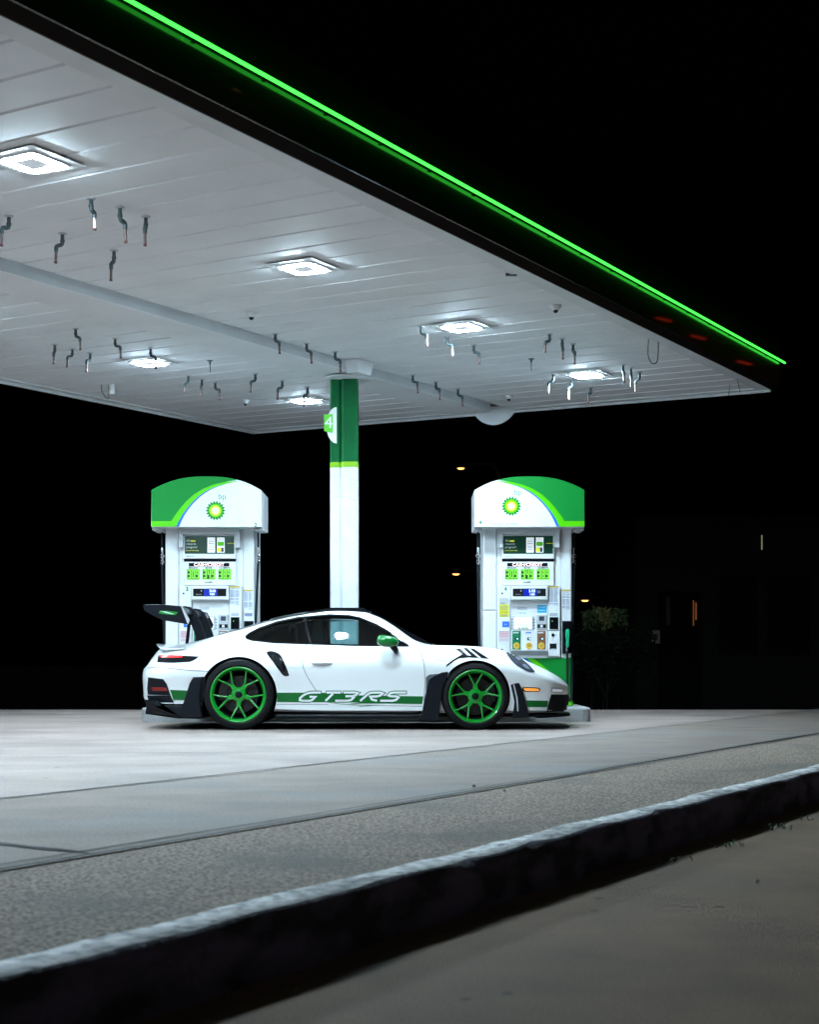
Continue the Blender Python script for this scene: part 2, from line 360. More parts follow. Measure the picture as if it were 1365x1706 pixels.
# ------------------------------------------------------------------ canopy
CA = Vector((0.51334558, 0.85808499, 0.01290207)); CB = Vector((-0.85816014, 0.51316724, 0.01485098)); CN = CA.cross(CB).normalized()
CP = Vector((-.796, 17.9, 4.30))
CM = Matrix((( CA.x, CB.x, CN.x, CP.x), (CA.y, CB.y, CN.y, CP.y), (CA.z, CB.z, CN.z, CP.z), (0,0,0,1)))
CI = CM.inverted()
def onsoffit(px, py, off=0):
    r = ray(px, py); k = ((CP - CAMP).dot(CN) + off) / r.dot(CN); return CI @ (CAMP + r * k)
A0, A1, B0, B1 = -13.0, 4.05, -4.08, 4.43
can = thing('canopy', 'large white station canopy with dark glossy edge and green light tube', 'canopy', CP)
can.matrix_world = CM
ZP = .0
# planked soffit
s = MB(); TR = .19
def plank_zone(b0, b1):
    a = A0 + TR; step = .395
    aa = A1 - TR
    while aa > A0 + TR:
        e = max(aa - step, A0 + TR); g_ = .03
        G1 = .032; dp = .013; sl = .0025
        s.add([(aa, b0, ZP + sl), (aa, b1, ZP + sl), (e + G1, b1, ZP), (e + G1, b0, ZP)], [(0,1,2,3)])
        s.add([(e + G1, b0, ZP), (e + G1, b1, ZP), (e + G1 - .012, b1, ZP + dp), (e + G1 - .012, b0, ZP + dp)], [(0,1,2,3)])
        s.add([(e + G1 - .012, b0, ZP + dp), (e + G1 - .012, b1, ZP + dp), (e + .012, b1, ZP + dp), (e + .012, b0, ZP + dp)], [(0,1,2,3)])
        s.add([(e + .012, b0, ZP + dp), (e + .012, b1, ZP + dp), (e, b1, ZP + sl), (e, b0, ZP + sl)], [(0,1,2,3)])
        aa = e
plank_zone(B0 + TR, -.27); plank_zone(.30, B1 - TR)
s.build('soffit', M['soffit'], can)
tr = MB()
for b0, b1 in ((B0, B0 + TR), (B1 - TR, B1), (-.47, -.265), (.295, .48)):
    if b0 < -.4 and b1 > -.3: pass
tr.box(A0, A1, B0 + .004, B0 + TR, -.012, .045); tr.box(A0, A1, B1 - TR, B1 - .004, -.012, .045)
tr.box(A1 - TR, A1 - .004, B0 + TR, B1 - TR, -.012, .045); tr.box(A0 + .004, A0 + TR, B0 + TR, B1 - TR, -.012, .045)
tr.box(A0 + TR, A1 - TR, .312, .42, -.004, .045)
tr.box(A0+.01, A1 - .01, B1 - .05, B1 - .006, -.04, -.013); tr.box(A1 - .05, A1 - .006, B0 + .02, B1 - .055, -.04, -.013)
tr.build('soffit_trim', M['soffit_trim'], can)
bm_ = MB(); bm_.box(A0 + TR, 3.30, -.28, .31, -.112, .02); bm_.build('beam', M['beam'], can)  # shade on the beam sides is put into its grey
bf = MB(); bf.box(A0 + TR, 3.30, -.275, .305, -.116, -.1125); bf.build('beam_lit_underside', M['soffit'], can)  # thin paler sheet, puts light from the ground into the underside colour
# fascia: prism along a for two long sides, along b for the short ones, mitred
prof = [(0, -.02), (.012, -.02), (.05, .055), (.062, .06), (.072, .20), (.078, .35), (.084, .64), (.06, .66), (0, .66)]
fas = MB()
def ring(u): return [(A0 - u, B0 - u), (A1 + u, B0 - u), (A1 + u, B1 + u), (A0 - u, B1 + u)]
R_ = [[(x, y, v) for (x, y) in ring(u)] for u, v in prof]
for i in range(len(prof) - 1):
    for k in range(4):
        k2 = (k + 1) % 4
        fas.add([R_[i][k], R_[i][k2], R_[i+1][k2], R_[i+1][k]], [(0,1,2,3)], 1 if i < 2 else 0)
fas.build('fascia', [M['fascia'], M['fascia_lip']], can)
rf = MB(); rf.box(A0 + .002, A1 - .002, B0 + .002, B1 - .002, .05, .6); rf.build('roof_deck', M['trim'], can)
# green tube on the near fascia, in lengths with small gaps
a = A1 + .115; seg = 3.05
while a > A0:
    e = max(a - seg, A0); tb = MB(); tb.tube([(a, B0 - .124, .352), (e + .012, B0 - .124, .352)], .0125, 12); o = tb.build('light_tube', M['tube'], can, smooth=True); a = e
for q_ in range(24): cl = MB(); cl.box(A0 + q_*.72, A0 + q_*.72 + .03, B0 - .112, B0 - .078, .349, .356); cl.build('tube_clip', M['fascia_lip'], can)
# column collar
colr = MB(); colr.lathe([(.0, -.160), (.28, -.160), (.30, -.150), (.29, -.135), (.25, -.13), (.0, -.117)], 'z', 40, c=(.0, -.06, 0))
colr.add([(-.43,-.49,-.005),(-.10,-.49,-.005),(-.10,-.281,-.005),(-.43,-.281,-.005),(-.37,-.44,-.15),(-.09,-.44,-.15),(-.09,-.281,-.15),(-.37,-.281,-.15)],[(0,1,5,4),(1,2,6,5),(2,3,7,6),(3,0,4,7),(4,5,6,7)]); colr.build('collar', M['soffit_trim'], can, smooth=True)
# round sign plate hanging at the end of the beam
P = onsoffit(814, 684); dsk = thing('round_sign', 'white round sign plate seen from behind at the end of the canopy beam', 'sign')
dsk.matrix_world = CM @ Matrix.Translation((A1 - .012, .03, .195))
b = MB(); 
n_ = 64; pts = [(0, .39 * cos(2*pi*i/n_), .39 * sin(2*pi*i/n_)) for i in range(n_)]
b.add([(-.035, p[1], p[2]) for p in pts] + [(0, p[1], p[2]) for p in pts], [tuple(range(n_)), tuple(reversed(range(n_, 2*n_)))] + [(i, (i+1) % n_, (i+1) % n_ + n_, i + n_) for i in range(n_)])
b.build('plate', M['soffit'], dsk)
for y_ in (-.235, .235): b = MB(); b.box(-.046, -.036, y_ - .015, y_ + .015, -.25, .3); b.build('bracket', M['soffit_trim'], dsk)

# canopy lamps
def copy_thing(root, label, mw):
    r = root.copy(); COL.objects.link(r); r.matrix_world = mw; r['label'] = label
    for ch in [c for c in bpy.data.objects if c.parent == root]:
        c = ch.copy(); COL.objects.link(c); c.parent = r
        for g_ in [q for q in bpy.data.objects if q.parent == ch]:
            d = g_.copy(); COL.objects.link(d); d.parent = c
    return r
def make_lamp(label, mw):
    t = thing('ceiling_lamp', label, 'lamp', group='square lamps under the canopy'); t.matrix_world = mw
    b = MB(); b.box(-.25, .25, -.25, .25, -.0175, -.0135); b.build('mounting_plate', M['soffit_trim'], t)
    b = MB(); q = .175
    b.add([(-.185,-.185,-.018),(.185,-.185,-.018),(.185,.185,-.018),(-.185,.185,-.018),(-q,-q,-.030),(q,-q,-.030),(q,q,-.030),(-q,q,-.030)], [(0,1,5,4),(1,2,6,5),(2,3,7,6),(3,0,4,7),(4,5,6,7),(3,2,1,0)])
    b.build('housing', M['lamp_body'], t)
    b = MB()
    for k in range(4):
        c, s_ = cos(k*pi/2), sin(k*pi/2)
        L = [(-.195, -.225), (.195, -.225), (.225, -.195), (.115, -.085), (-.115, -.085), (-.225, -.195)]
        L = [(-.118, -.164), (.118, -.164), (.138, -.146), (.094, -.102), (-.094, -.102), (-.138, -.146)]
        b.add([(x*c - y*s_, x*s_ + y*c, -.0345) for x, y in L] + [(x*c - y*s_, x*s_ + y*c, -.0305) for x, y in L],
              [(5,4,3,2,1,0)] + [(k3, (k3+1) % 6, (k3+1) % 6 + 6, k3 + 6) for k3 in range(6)])
    b.build('led_panel', M['led'], t)
    b = MB(); b.box(-.093, .093, -.093, .093, -.034, -.031); b.build('sensor_cover', M['lamp_glass'], t)
    return t
LP = [((55, 275), 'largest square lamp, cut by the left edge of the photo'), ((507, 450), 'second square lamp of the near row, right of the largest one'),
      ((770, 548), 'square lamp of the near row above the three pipes right of the column'), ((978, 627), 'rightmost square lamp, nearest the pointed canopy corner'),
      ((249, 607), 'lamp of the far row with one dark pipe crossing it, left of the beam'), ((510, 670), 'smallest lamp, in the far row just left of the green column')]
lamp0 = None
for (px, py), lab in LP:
    p = onsoffit(px, py, -.038)
    mw = CM @ Matrix.Translation((p.x, p.y, .0))
    if lamp0 is None: lamp0 = make_lamp(lab, mw)
    else: copy_thing(lamp0, lab, mw)
for a_, b_, lab in ((-10.85, -2.35, 'near row lamp beyond the left edge of the photo, over the forecourt'), (-4.6, 1.96, 'far row lamp outside the left edge, first from the lamp crossed by a pipe'), (-7.9, 1.96, 'far row lamp beyond the left edge, second from the one crossed by a pipe'), (-11.2, 1.96, 'far row lamp at the end of the canopy beyond the left edge')):
    copy_thing(lamp0, lab, CM @ Matrix.Translation((a_, b_, .0)))

# pipes hanging from the soffit
def make_pipe(label, mw, group, bright=False):
    t = thing('ceiling_pipe', label, 'pipe', group=group); t.matrix_world = mw
    b = MB(); b.lathe([(0, 0), (.034, 0), (.036, -.006), (.018, -.012), (0, -.012)], 'z', 16); b.build('flange', M['pump_grey'], t, smooth=True)
    b = MB(); b.tube([(0,0,-.01),(0,0,-.075),(.006,0,-.092),(.02,0,-.098),(.04,0,-.100),(.053,0,-.106),(.058,0,-.12),(.058,0,-.15)], [.015,.015,.0175,.0175,.0175,.0175,.0175,.015], 10)
    b.lathe([(.019, -.055), (.019, -.075)], 'z', 12); b.build('elbow', M['pipe'], t, smooth=True)
    b = MB(); b.tube([(.058,0,-.145),(.062,0,-.235)], .0115, 10); b.build('copper_tube', M['copper_bright'] if bright else M['copper'], t, smooth=True)
    b = MB(); b.tube([(.062,0,-.232),(.0625,0,-.248)], .0135, 10); b.build('end_cap', M['rust'], t, smooth=True)
    return t
def labs(a, b, c): return (a, b, c)
PG = [
 (((14.8,360,5,413,0),(104,389,92,438,0),(190,417,183,466,0)), 'row of three pipes below the largest lamp', ('pipe at the far left edge, below the largest lamp', 'middle pipe of the row between the largest lamp and the beam', 'lowest right pipe of the row between the largest lamp and the beam')),
 (((152,331,155,380,1),(200,345,207,402,0),(243,361,244,414,0)), 'three pipes right of the largest lamp', ('pipe just right of the largest lamp, with shiny copper', 'middle pipe of the three right of the largest lamp', 'right pipe of the three right of the largest lamp')),
 (((126,547.5,132,582,0),(192,564,201.5,597,0),(251,580,259,614,0)), 'three pipes behind the beam at left', ('left pipe of the row just behind the beam at left', 'middle pipe of the row behind the beam, left of a lamp', 'pipe hanging right across the far row lamp at left')),
 (((91.4,574,87.5,605,0),(121,581.6,112,612,0),(150.5,588,145.5,622,0)), 'three slanted pipes near the left canopy edge', ('leftmost of the three slanted pipes near the left back edge', 'middle of the three slanted pipes near the left back edge', 'right of the three slanted pipes near the left back edge')),
 (((313.6,626,307,654,0),(336.5,632,336,663,0),(358.6,637,367,667,0)), 'three pipes right of the far row lamp', ('pipe first to the right of the far row lamp at left', 'second pipe right of the far row lamp at left', 'third pipe right of the far row lamp, bent to the right')),
 (((425.5,623,414,654,0),(470.5,634,462,666,0),(512.5,645,506,677,0)), 'three pipes by the smallest lamp', ('left pipe of the three leading to the smallest lamp', 'middle pipe, just left of the smallest lamp', 'pipe hanging across the smallest lamp')),
 (((459,556,465.5,588,0),(511,572,519,605,0),(558.6,586,568,620,0)), 'three pipes in front of the beam left of the column', ('left pipe of three in front of the beam, left of the column', 'middle pipe of three in front of the beam, left of the column', 'pipe in front of the beam touching the column collar')),
 (((702,543.7,712,576,1),(745,561,757,594,1),(789.5,575,802,607,0)), 'three pipes below the third near lamp', ('bright copper pipe left of the third near row lamp', 'brightest copper pipe, right below the third near row lamp', 'darker pipe below right of the third near row lamp')),
 (((688,624.6,696.5,655,0),(726.5,636,733,667,0),(763.5,648,773,677,0)), 'three pipes in front of the beam right of the column', ('first pipe right of the column in front of the beam', 'second pipe right of the column in front of the beam', 'third pipe right of the column, above the round sign plate')),
 (((916,556.6,908,589,0),(937,564.6,939,597,0),(955,573,957,609,0)), 'three pipes above the rightmost lamp', ('left pipe of the three above the rightmost lamp', 'middle pipe of the three above the rightmost lamp', 'right pipe of the three above the rightmost lamp')),
 (((922,623,914,656,1),(953,631.6,947,667,1),(984.5,645.6,979,673,0)), 'three pipes below the rightmost lamp', ('bright pipe left of the rightmost lamp', 'bright pipe directly below the rightmost lamp', 'dark pipe below right of the rightmost lamp at the back edge')),
 (((1038.4,607.7,1039,640,0),(1051.5,613,1051,647,0),(1066,619.6,1060,652,0)), 'three close pipes right of the rightmost lamp', ('left of three close pipes near the canopy corner', 'middle of three close pipes near the canopy corner', 'right of three close pipes near the canopy corner')),
]
pipes = {}
for trio, grp, lb in PG:
    for (x0, y0, x1, y1, br), lab in zip(trio, lb):
        p = onsoffit(x0, y0); wp = CM @ p; s_m = F / wp.y
        c_ = max(-1, min(1, (x1 - x0) / s_m / .062)); az = math.acos(c_) * (-1 if (x0 + y0) % 2 < 1 else 1)
        sc = (y1 - y0) / s_m / .248
        mw = Matrix.Translation(wp) @ Matrix.Rotation(az, 4, 'Z') @ Matrix.Diagonal((1, 1, min(1.15, max(.85, sc)), 1))
        if br not in pipes: pipes[br] = make_pipe(lab, mw, grp, bool(br)); q = pipes[br]
        else: q = copy_thing(pipes[br], lab, mw)
        q['group'] = grp; q['label'] = lab
# small ceiling fittings
def fitting(px, py, label, rr=.06):
    p = onsoffit(px, py); t = thing('ceiling_camera', label, 'camera', group='small domes on the soffit'); t.matrix_world = Matrix.Translation(CM @ p)
    b = MB(); b.lathe([(0,0),(rr,0),(rr,-.018),(rr*.45,-.05),(0,-.05)], 'z', 20); b.build('base', M['soffit_trim'], t, smooth=True)
    b = MB(); b.lathe([(rr*.42,-.05),(rr*.36,-.068),(0,-.08)], 'z', 16); b.build('dome', M['trim'], t, smooth=True)
fitting(419, 521, 'small dome on the soffit left of the beam above the column'); fitting(926, 509, 'small dome near the long canopy edge at right')
fitting(848, 659, 'small dome just right of the beam end'); fitting(409, 667, 'small dome near the far canopy corner')
for px, py, lab in ((350, 601, 'short rod on the soffit between the two far row lamps'), (885.5, 598, 'short rod on the soffit left of the rightmost lamp')):
    p = CM @ onsoffit(px, py); b = MB(); b.tube([(0,0,0),(0,0,-.04)], .012, 8); b.tube([(0,0,-.04),(0,0,-.14)], .006, 8); b.lathe([(0,0),(.04,0),(.03,-.006),(0,-.006)],'z',12)
    o = b.build('ceiling_rod', M['pipe'], loc=p, smooth=True); tag(o, lab, 'rod')
def cable(pts, label, r=.006):
    P3 = []
    base = onsoffit(*pts[0]); w0 = CM @ base
    for px, py in pts: rr = ray(px, py); P3.append(CAMP + rr * w0.y)
    sm = []
    for i in range(len(P3) - 1):
        for k in range(4):
            t = k / 4; a_, b_, c_, d_ = P3[max(i-1,0)], P3[i], P3[i+1], P3[min(i+2, len(P3)-1)]
            sm.append(.5 * ((2*b_) + (c_-a_)*t + (2*a_-5*b_+4*c_-d_)*t*t + (3*b_-a_-3*c_+d_)*t**3))
    sm.append(P3[-1]); b = MB(); b.tube([p - w0 for p in sm], r, 8); o = b.build('loose_cable', M['pipe'], loc=w0, smooth=True); tag(o, label, 'cable', 'loose cables under the canopy')
cable([(1081, 564), (1080, 590), (1084, 603), (1090, 606), (1096, 600), (1097.5, 570)], 'dark cable hanging in a U near the right end of the canopy')
cable([(169, 641), (170, 652), (175, 660), (181, 664), (181, 641)], 'thin dark cable looping down beside the small box at the left back edge', .005)
cable([(1228, 630), (1231, 640), (1233, 654)], 'thin short cable hanging by the canopy corner', .004)
cable([(1217, 640), (1215.5, 650), (1214, 661)], 'thin cable with a small weight at the stained canopy corner', .004)
p = CM @ onsoffit(187, 641); b = MB(); b.box(-.03, .03, -.02, .02, -.10, 0); b.box(-.035,.035,-.025,.025,-.125,-.10); bo = b.build('junction_box', M['ochre'], loc=p); bo.active_material = M['soffit_trim']; tag(bo, 'small box hanging at the left back edge of the canopy', 'box')
p = CM @ onsoffit(852, 456); b = MB(); b.box(-.05, .05, -.02, .02, -.02, .0); tag(b.build('soffit_clip', M['pipe'], loc=p), 'small black clip under the long canopy edge', 'clip')

# ------------------------------------------------------------------ column with number sign
cx_, cy_ = -.798, 17.95
col = thing('canopy_column', 'canopy column, white below and green above with a lime band', 'column', (cx_, cy_, 0))
ztop = (CM @ onsoffit(574, 610)).z - .155
def colseg(name, z0, z1, m, e=0):
    b = MB(); pts = [(-.169, -.10), (-.155, -.125), (-.06, -.125), (-.048, -.108), (-.036, -.108), (-.02, -.16), (.0, -.172), (.15, -.172), (.169, -.155), (.169, .15), (-.169, .15)]
    pts = [(x*(1+e), y*(1+e)) for x, y in pts]; k = len(pts)
    b.add([(x, y, z0) for x, y in pts] + [(x, y, z1) for x, y in pts], [tuple(range(k)), tuple(range(k, 2*k))] + [(i, (i+1) % k, (i+1) % k + k, i + k) for i in range(k)])
    o = b.build(name, m, col); return bevel(o, .006)
colseg('lower_shaft', .165, 3.069, M['col_white']); colseg('lime_band', 3.069, 3.136, M['col_lime'], .01); colseg('upper_shaft', 3.136, ztop, M['col_green'])
b = MB()
for z in (2.95, 2.71):
    b.add([(-.171, -.1755, z), (.02, -.1755, z), (.172, -.1755, z - .05), (.172, -.1755, z - .058), (.02, -.1755, z - .005), (-.171, -.1755, z - .004)], [(0,1,4,5),(1,2,3,4)])
b.build('strap', M['pump_grey'], col)
sg = thing('pump_number_sign', 'white half round sign with green number 4 square on the column', 'sign', (cx_ - .085, cy_ - .20, 0))
def zc(py, dp=17.72): return CH + (YH - py) * dp / F
hz = (zc(678) - zc(738)) / 2; mz = (zc(678) + zc(738)) / 2
b = MB(); n_ = 24; arc = [(-.125 * cos(t), mz + hz * sin(t)) for t in [(-pi/2 + pi * i / n_) for i in range(n_ + 1)]]
b.prism(arc, -.012, .012); b.build('plate', M['white'], sg)
b = MB(); b.prism([(-.152, zc(691)), (-.045, zc(690)), (-.045, zc(721)), (-.152, zc(718))], -.03, -.0125); b.build('number_panel', M['bp_lime'], sg)
text('4', .20, M['white'], sg, -.096, zc(705), -.033, name='number')

# ------------------------------------------------------------------ pump island
isl = MB(); x0, x1 = (234 - CXP) * 17.2 / F, (986 - CXP) * 17.2 / F
r_ = .10; pts = [(x0, 17.2 + r_), (x0 + r_*.3, 17.2 + r_*.3), (x0 + r_, 17.2), (x1 - r_, 17.2), (x1 - r_*.3, 17.2 + r_*.3), (x1, 17.2 + r_), (x1, 18.55), (x1 - r_, 18.65), (x0 + r_, 18.65), (x0, 18.55)]
k = len(pts); isl.add([(x, y, 0) for x, y in pts] + [(x, y, .165) for x, y in pts], [tuple(range(k, 2*k))] + [(i, (i+1) % k, (i+1) % k + k, i + k) for i in range(k)])
isl_o = bevel(isl.build('pump_island', M['island'], smooth=False), .025, 3); tag(isl_o, 'long raised concrete island carrying the two fuel pumps and the column', 'kerb island')

# ------------------------------------------------------------------ fuel pumps
SEGS = {'0':'abcdef','1':'bc','2':'abged','3':'abgcd','4':'fgbc','5':'afgcd','6':'afgedc','7':'abc','8':'abcdefg','9':'abfgcd'}
def seg_digit(b, ch, x, z, w, h, t, y):
    R = {'a':(0,h-t,w,h),'g':(0,h/2-t/2,w,h/2+t/2),'d':(0,0,w,t),'f':(0,h/2,t,h),'b':(w-t,h/2,w,h),'e':(0,0,t,h/2),'c':(w-t,0,w,h/2)}
    for s_ in SEGS[ch]:
        x0,z0,x1,z1 = R[s_]; b.add([(x+x0,y,z+z0),(x+x1,y,z+z0),(x+x1,y,z+z1),(x+x0,y,z+z1)], [(0,1,2,3)])
SB, ST = 138.6, 141.0
def make_pump(num, px_body, label, mirror):
    X = (px_body - CXP) / SB
    t = thing('fuel_pump', label, 'fuel pump', (X, 17.6, 0), group='fuel pumps on the island')
    def u(cx, cy):   # measured on the photograph's close view of one pump -> pump metres (front plane y = 0)
        return ((770 + cx/5.17 - 879) / SB, CH + (YH - 780 - cy/5.17) / SB)
    def rect(name, x0, y0, x1, y1, m, y, d=.0, parent=t, r=0):
        (a, zt), (c, zb) = u(x0, y0), u(x1, y1); b = MB()
        if d <= 0: b.add([(a, y, zb), (c, y, zb), (c, y, zt), (a, y, zt)], [(0,1,2,3)])
        elif r: b.rbox(a, c, y, y + d, zb, zt, r)
        else: b.box(a, c, y, y + d, zb, zt)
        return b.build(name, m, parent)
    def tx(s_, x, y_, size, m, y, parent=t, align='CENTER', sx=1., bold=0):
        a, z = u(x, y_); return text(s_, size, m, parent, a, z, y, align, sx=sx, bold=bold)
    zb = .165
    # body
    (xl, z_t), (xr, _) = u(182, 500), u(945, 500)
    b = MB(); b.rbox(xl, u(300,0)[0], 0, .72, u(0,1225)[1], z_t, .015); b.rbox(xl, u(300,0)[0], 0, .72, zb, u(0,1229)[1], .015)
    b.rbox(u(848,0)[0], xr, 0, .72, u(0,1640)[1], z_t, .015)
    body = b.build('side_column', M['pump_white'], t); body['label'] = 'white side columns'
    b = MB(); b.box(u(302,0)[0], u(846,0)[0], .012, .70, zb + .01, z_t - .003); b.build('body', M['pump_white'], t)
    rect('door_panel', 302, 1640, 846, 2250, M['pump_white'], .002, .008)
    # green lower door with the brand sweep
    gx0, gz1 = u(560, 1636); gx1 = xr; dz0 = zb + .01
    b = MB(); b.rbox(u(302,0)[0], gx1, -.012, .02, dz0, gz1, .006); door = b.build('lower_door', M['bp_green'], t)
    P_ = []
    def arcpts(ax, bx): return [(ax + (bx - ax) * math.sin(q/10*pi/2), dz0 + (gz1 - dz0) * (q/10) ** 1.0) for q in range(11)]
    wl = [(u(305,0)[0], dz0+.004)] 
    def sweep(o1, o2, m, y, nm):
        zb_, zt_ = dz0 + .004, gz1 - .004; L1 = []; L2 = []
        for q in range(17):
            f = q / 16; z = zb_ + (zt_ - zb_) * f; xq = u(940 - 345 * f ** 1.6, 0)[0]
            L1.append((xq + o1, z)); L2.append((xq + o2, z))
        b = MB(); b.flat(L1 + L2[::-1], y); b.build(nm, m, door)
    zb_, zt_ = dz0 + .004, gz1 - .004
    L = [(u(940 - 345 * (q/16) ** 1.6, 0)[0] - .10, zb_ + (zt_ - zb_) * q / 16) for q in range(17)]
    b = MB(); b.flat([(u(305,0)[0], zb_)] + L + [(u(305,0)[0], zt_)], -.0145); b.build('white_field', M['pump_white'], door)
    sweep(-.10, -.055, M['bp_blue'], -.0155, 'blue_band'); sweep(-.055, .03, M['bp_lime'], -.0155, 'lime_band')
    # hood under the topper
    b = MB(); (a, z1), (c, z0) = u(312, 512), u(830, 575); b.box(a, c, -.12, 0, z0, z1)
    b.box(a, u(346,0)[0], -.12, -.001, u(0,688)[1], z0 - .001); b.box(u(790,0)[0], c, -.12, -.001, u(0,688)[1], z0 - .001)
    b.build('hood', M['pump_grey'], t)
    # advert screen
    rect('screen_frame', 343, 570, 790, 782, M['white'], -.055, .055, r=.006)
    ad = rect('advert_screen', 356, 588, 780, 740, M['screen_green'], -.058)
    tx('All', 368, 629, .036, M['screen_text'], -.06, ad, 'LEFT'); tx('new', 404, 629, .036, M['screen_yellow'], -.06, ad, 'LEFT', bold=.0006)
    tx('rewards', 368, 656, .036, M['screen_text'], -.06, ad, 'LEFT'); tx('program!', 368, 684, .036, M['screen_text'], -.06, ad, 'LEFT')
    tx('join and save today', 368, 712, .016, M['screen_yellow'], -.06, ad, 'LEFT', sx=1.2)
    for x in (550, 632):
        ph = rect('phone_picture', x, 600, x + 66, 730, M['screen_white'], -.060, parent=ad)
        if x > 600:
            rect('green_card', x+6, 638, x+60, 672, M['bp_lime'], -.0615, parent=ph); rect('yellow_card', x+4, 688, x+34, 724, M['bp_yellow'], -.0615, parent=ph); rect('black_card', x+36, 688, x+58, 724, M['text_dark'], -.0615, parent=ph)
        else:
            for yy in (630, 650, 680, 700): rect('text_line', x+10, yy, x+56, yy+5, M['paper_text'], -.0615, parent=ph)
    tx('rewards app', 720, 650, .018, M['screen_yellow'], -.06, ad, 'LEFT')
    tx('bp', 378, 760, .028, M['bp_green'], -.0565, ad); tx('pay here', 412, 760, .022, M['text_dark'], -.0565, ad)
    rect('black_gap', 345, 783, 790, 806, M['matte_black'], -.02, .02)  # black strip between advert screen and price panel
    # price panel
    pp = rect('price_panel', 345, 807, 790, 1012, M['pump_white'], -.03, .03, r=.005)
    ms = rect('message_display', 388, 817, 735, 847, M['matte_black'], -.033, parent=pp)
    tx('CASH/CREDIT', 562, 833, .052, M['led_red'], -.035, ms, sx=1.12, bold=.0012)
    for i, (x, pr, lb) in enumerate(((370, '309', 'REGULAR'), (504, '349', 'SILVER'), (640, '389', 'ULTIMATE'))):
        tx(lb, x + 55, 860, .026, M['text_dark'], -.0325, pp, bold=.0008)
        pd = rect('price_display', x, 870, x + 112, 960, M['price_back'], -.034, parent=pp)
        (a, zt), (c, zz) = u(x, 870), u(x + 112, 960); w = (c - a)
        b = MB()
        for k_, ch in enumerate(pr): 
            xx = a + .007 + k_ * (w - .010) / 3
            b.add([(xx, -.0355, zz + .008), (xx + w*.28, -.0355, zz + .008), (xx + w*.28, -.0355, zt - .008), (xx, -.0355, zt - .008)], [(0,1,2,3)])
        b.build('digit_field', M['price_digit'], pd)
        b = MB()
        for k_, ch in enumerate(pr): seg_digit(b, ch, a + .013 + k_ * (w - .010) / 3, zz + .013, w * .235, (zt - zz) - .026, .0135, -.037)
        b.build('digits', M['price_back'], pd)
    tx('per gallon', 560, 982, .022, M['text_dark'], -.0325, pp, bold=.001)
    # console
    rect('left_console', 304, 1018, 414, 1622, M['pump_white'], -.045, .045, r=.008)
    rc = rect('right_console', 737, 1018, 843, 1396, M['pump_white'], -.045, .045, r=.008)
    rect('lower_console', 737, 1402, 843, 1622, M['pump_white'], -.045, .045, r=.008)
    rect('display_housing', 418, 1018, 733, 1138, M['pump_white'], -.10, .10, r=.01)
    rect('keypad_panel', 418, 1139, 733, 1396, M['pump_white'], -.012, .012)
    rect('grade_panel', 418, 1398, 733, 1572, M['white'], -.03, .03, r=.006)
    b = MB(); (a, z1), (c, z0) = u(418, 1574), u(733, 1610)
    b.add([(a, 0, z1), (c, 0, z1), (c, -.10, z1), (a, -.10, z1), (a, 0, z0), (c, 0, z0), (c, -.03, z0), (a, -.03, z0)], [(0,1,2,3),(7,6,5,4),(3,2,6,7),(0,3,7,4),(1,5,6,2)])
    b.build('shelf', M['pump_grey'], t)
    rect('sill_panel', 418, 1612, 733, 1634, M['pump_white'], -.02, .02)
    tx(num, 374, 1042, .062, M['text_green'], -.0465, bold=.003)
    dp = rect('sale_display', 432, 1040, 716, 1106, M['matte_black'], -.1025)
    rect('blue_window', 522, 1046, 640, 1102, M['lcd_blue'], -.104, parent=dp)
    tx('$', 503, 1060, .03, M['pump_grey'], -.104, dp); tx('GALLONS', 480, 1090, .016, M['pump_grey'], -.104, dp)
    tx('5.155' if num == '4' else '30.00', 598, 1062, .046, M['lcd_text'], -.106, dp, sx=.75, bold=.001); tx('1.668' if num == '4' else '9.091', 598, 1090, .034, M['lcd_text'], -.106, dp, sx=.8, bold=.001)
    if num == '4': tx('88', 655, 1070, .05, M['paper_text'], -.104, dp, sx=.8)
    for yy in (1080, 1563):
        b = MB(); a, z = u(344, yy); b.lathe([(0, -.008), (.010, -.008), (.012, 0)], 'y', 14, c=(a, -.046, z)); b.build('lock', M['text_dark'], t)
    if num == '4':
        q = rect('sticker', 320, 1120, 400, 1174, M['pump_grey'], -.047); tx('stop', 350, 1162, .03, M['text_dark'], -.0485, q)
        q = rect('sticker', 318, 1175, 402, 1282, M['yellow'], -.047); q['label'] = 'yellow warning sticker'
        for yy in (1190, 1202, 1214, 1262, 1270): rect('text_line', 326, yy, 392, yy + 4, M['paper_text'], -.0485, parent=q)
        tx('CAUTION', 360, 1240, .022, M['text_dark'], -.0485, q)
        q = rect('sticker', 648, 1178, 728, 1245, M['cyan'], -.014); q['label'] = 'cyan sticker'
        for yy in (1195, 1222): rect('text_line', 656, yy, 716, yy + 4, M['paper'], -.0155, parent=q)
    q = rect('sticker', 345, 1320, 405, 1370, M['blue'], -.047); q['label'] = 'blue sticker'; tx('air', 375, 1345, .03, M['white'], -.0485, q)
    q = rect('instruction_sheet', 318, 1400, 405, 1498, M['paper'], -.047); q['label'] = 'pink printed sheet'
    b = MB()
    for r_i, yy in enumerate((1405, 1418, 1431, 1444)): 
        (a, z1), (c, z0) = u(321, yy), u(402, yy + 9)
        for k_ in range(5): b.add([(a + (c-a)*k_/5, -.0485, z0), (a + (c-a)*(k_+.8)/5, -.0485, z0), (a + (c-a)*(k_+.8)/5, -.0485, z1), (a + (c-a)*k_/5, -.0485, z1)], [(0,1,2,3)])
    for yy in (1462, 1472, 1482): 
        (a, z1), (c, z0) = u(323, yy), u(398, yy + 3); b.add([(a,-.0485,z0),(c,-.0485,z0),(c,-.0485,z1),(a,-.0485,z1)], [(0,1,2,3)])
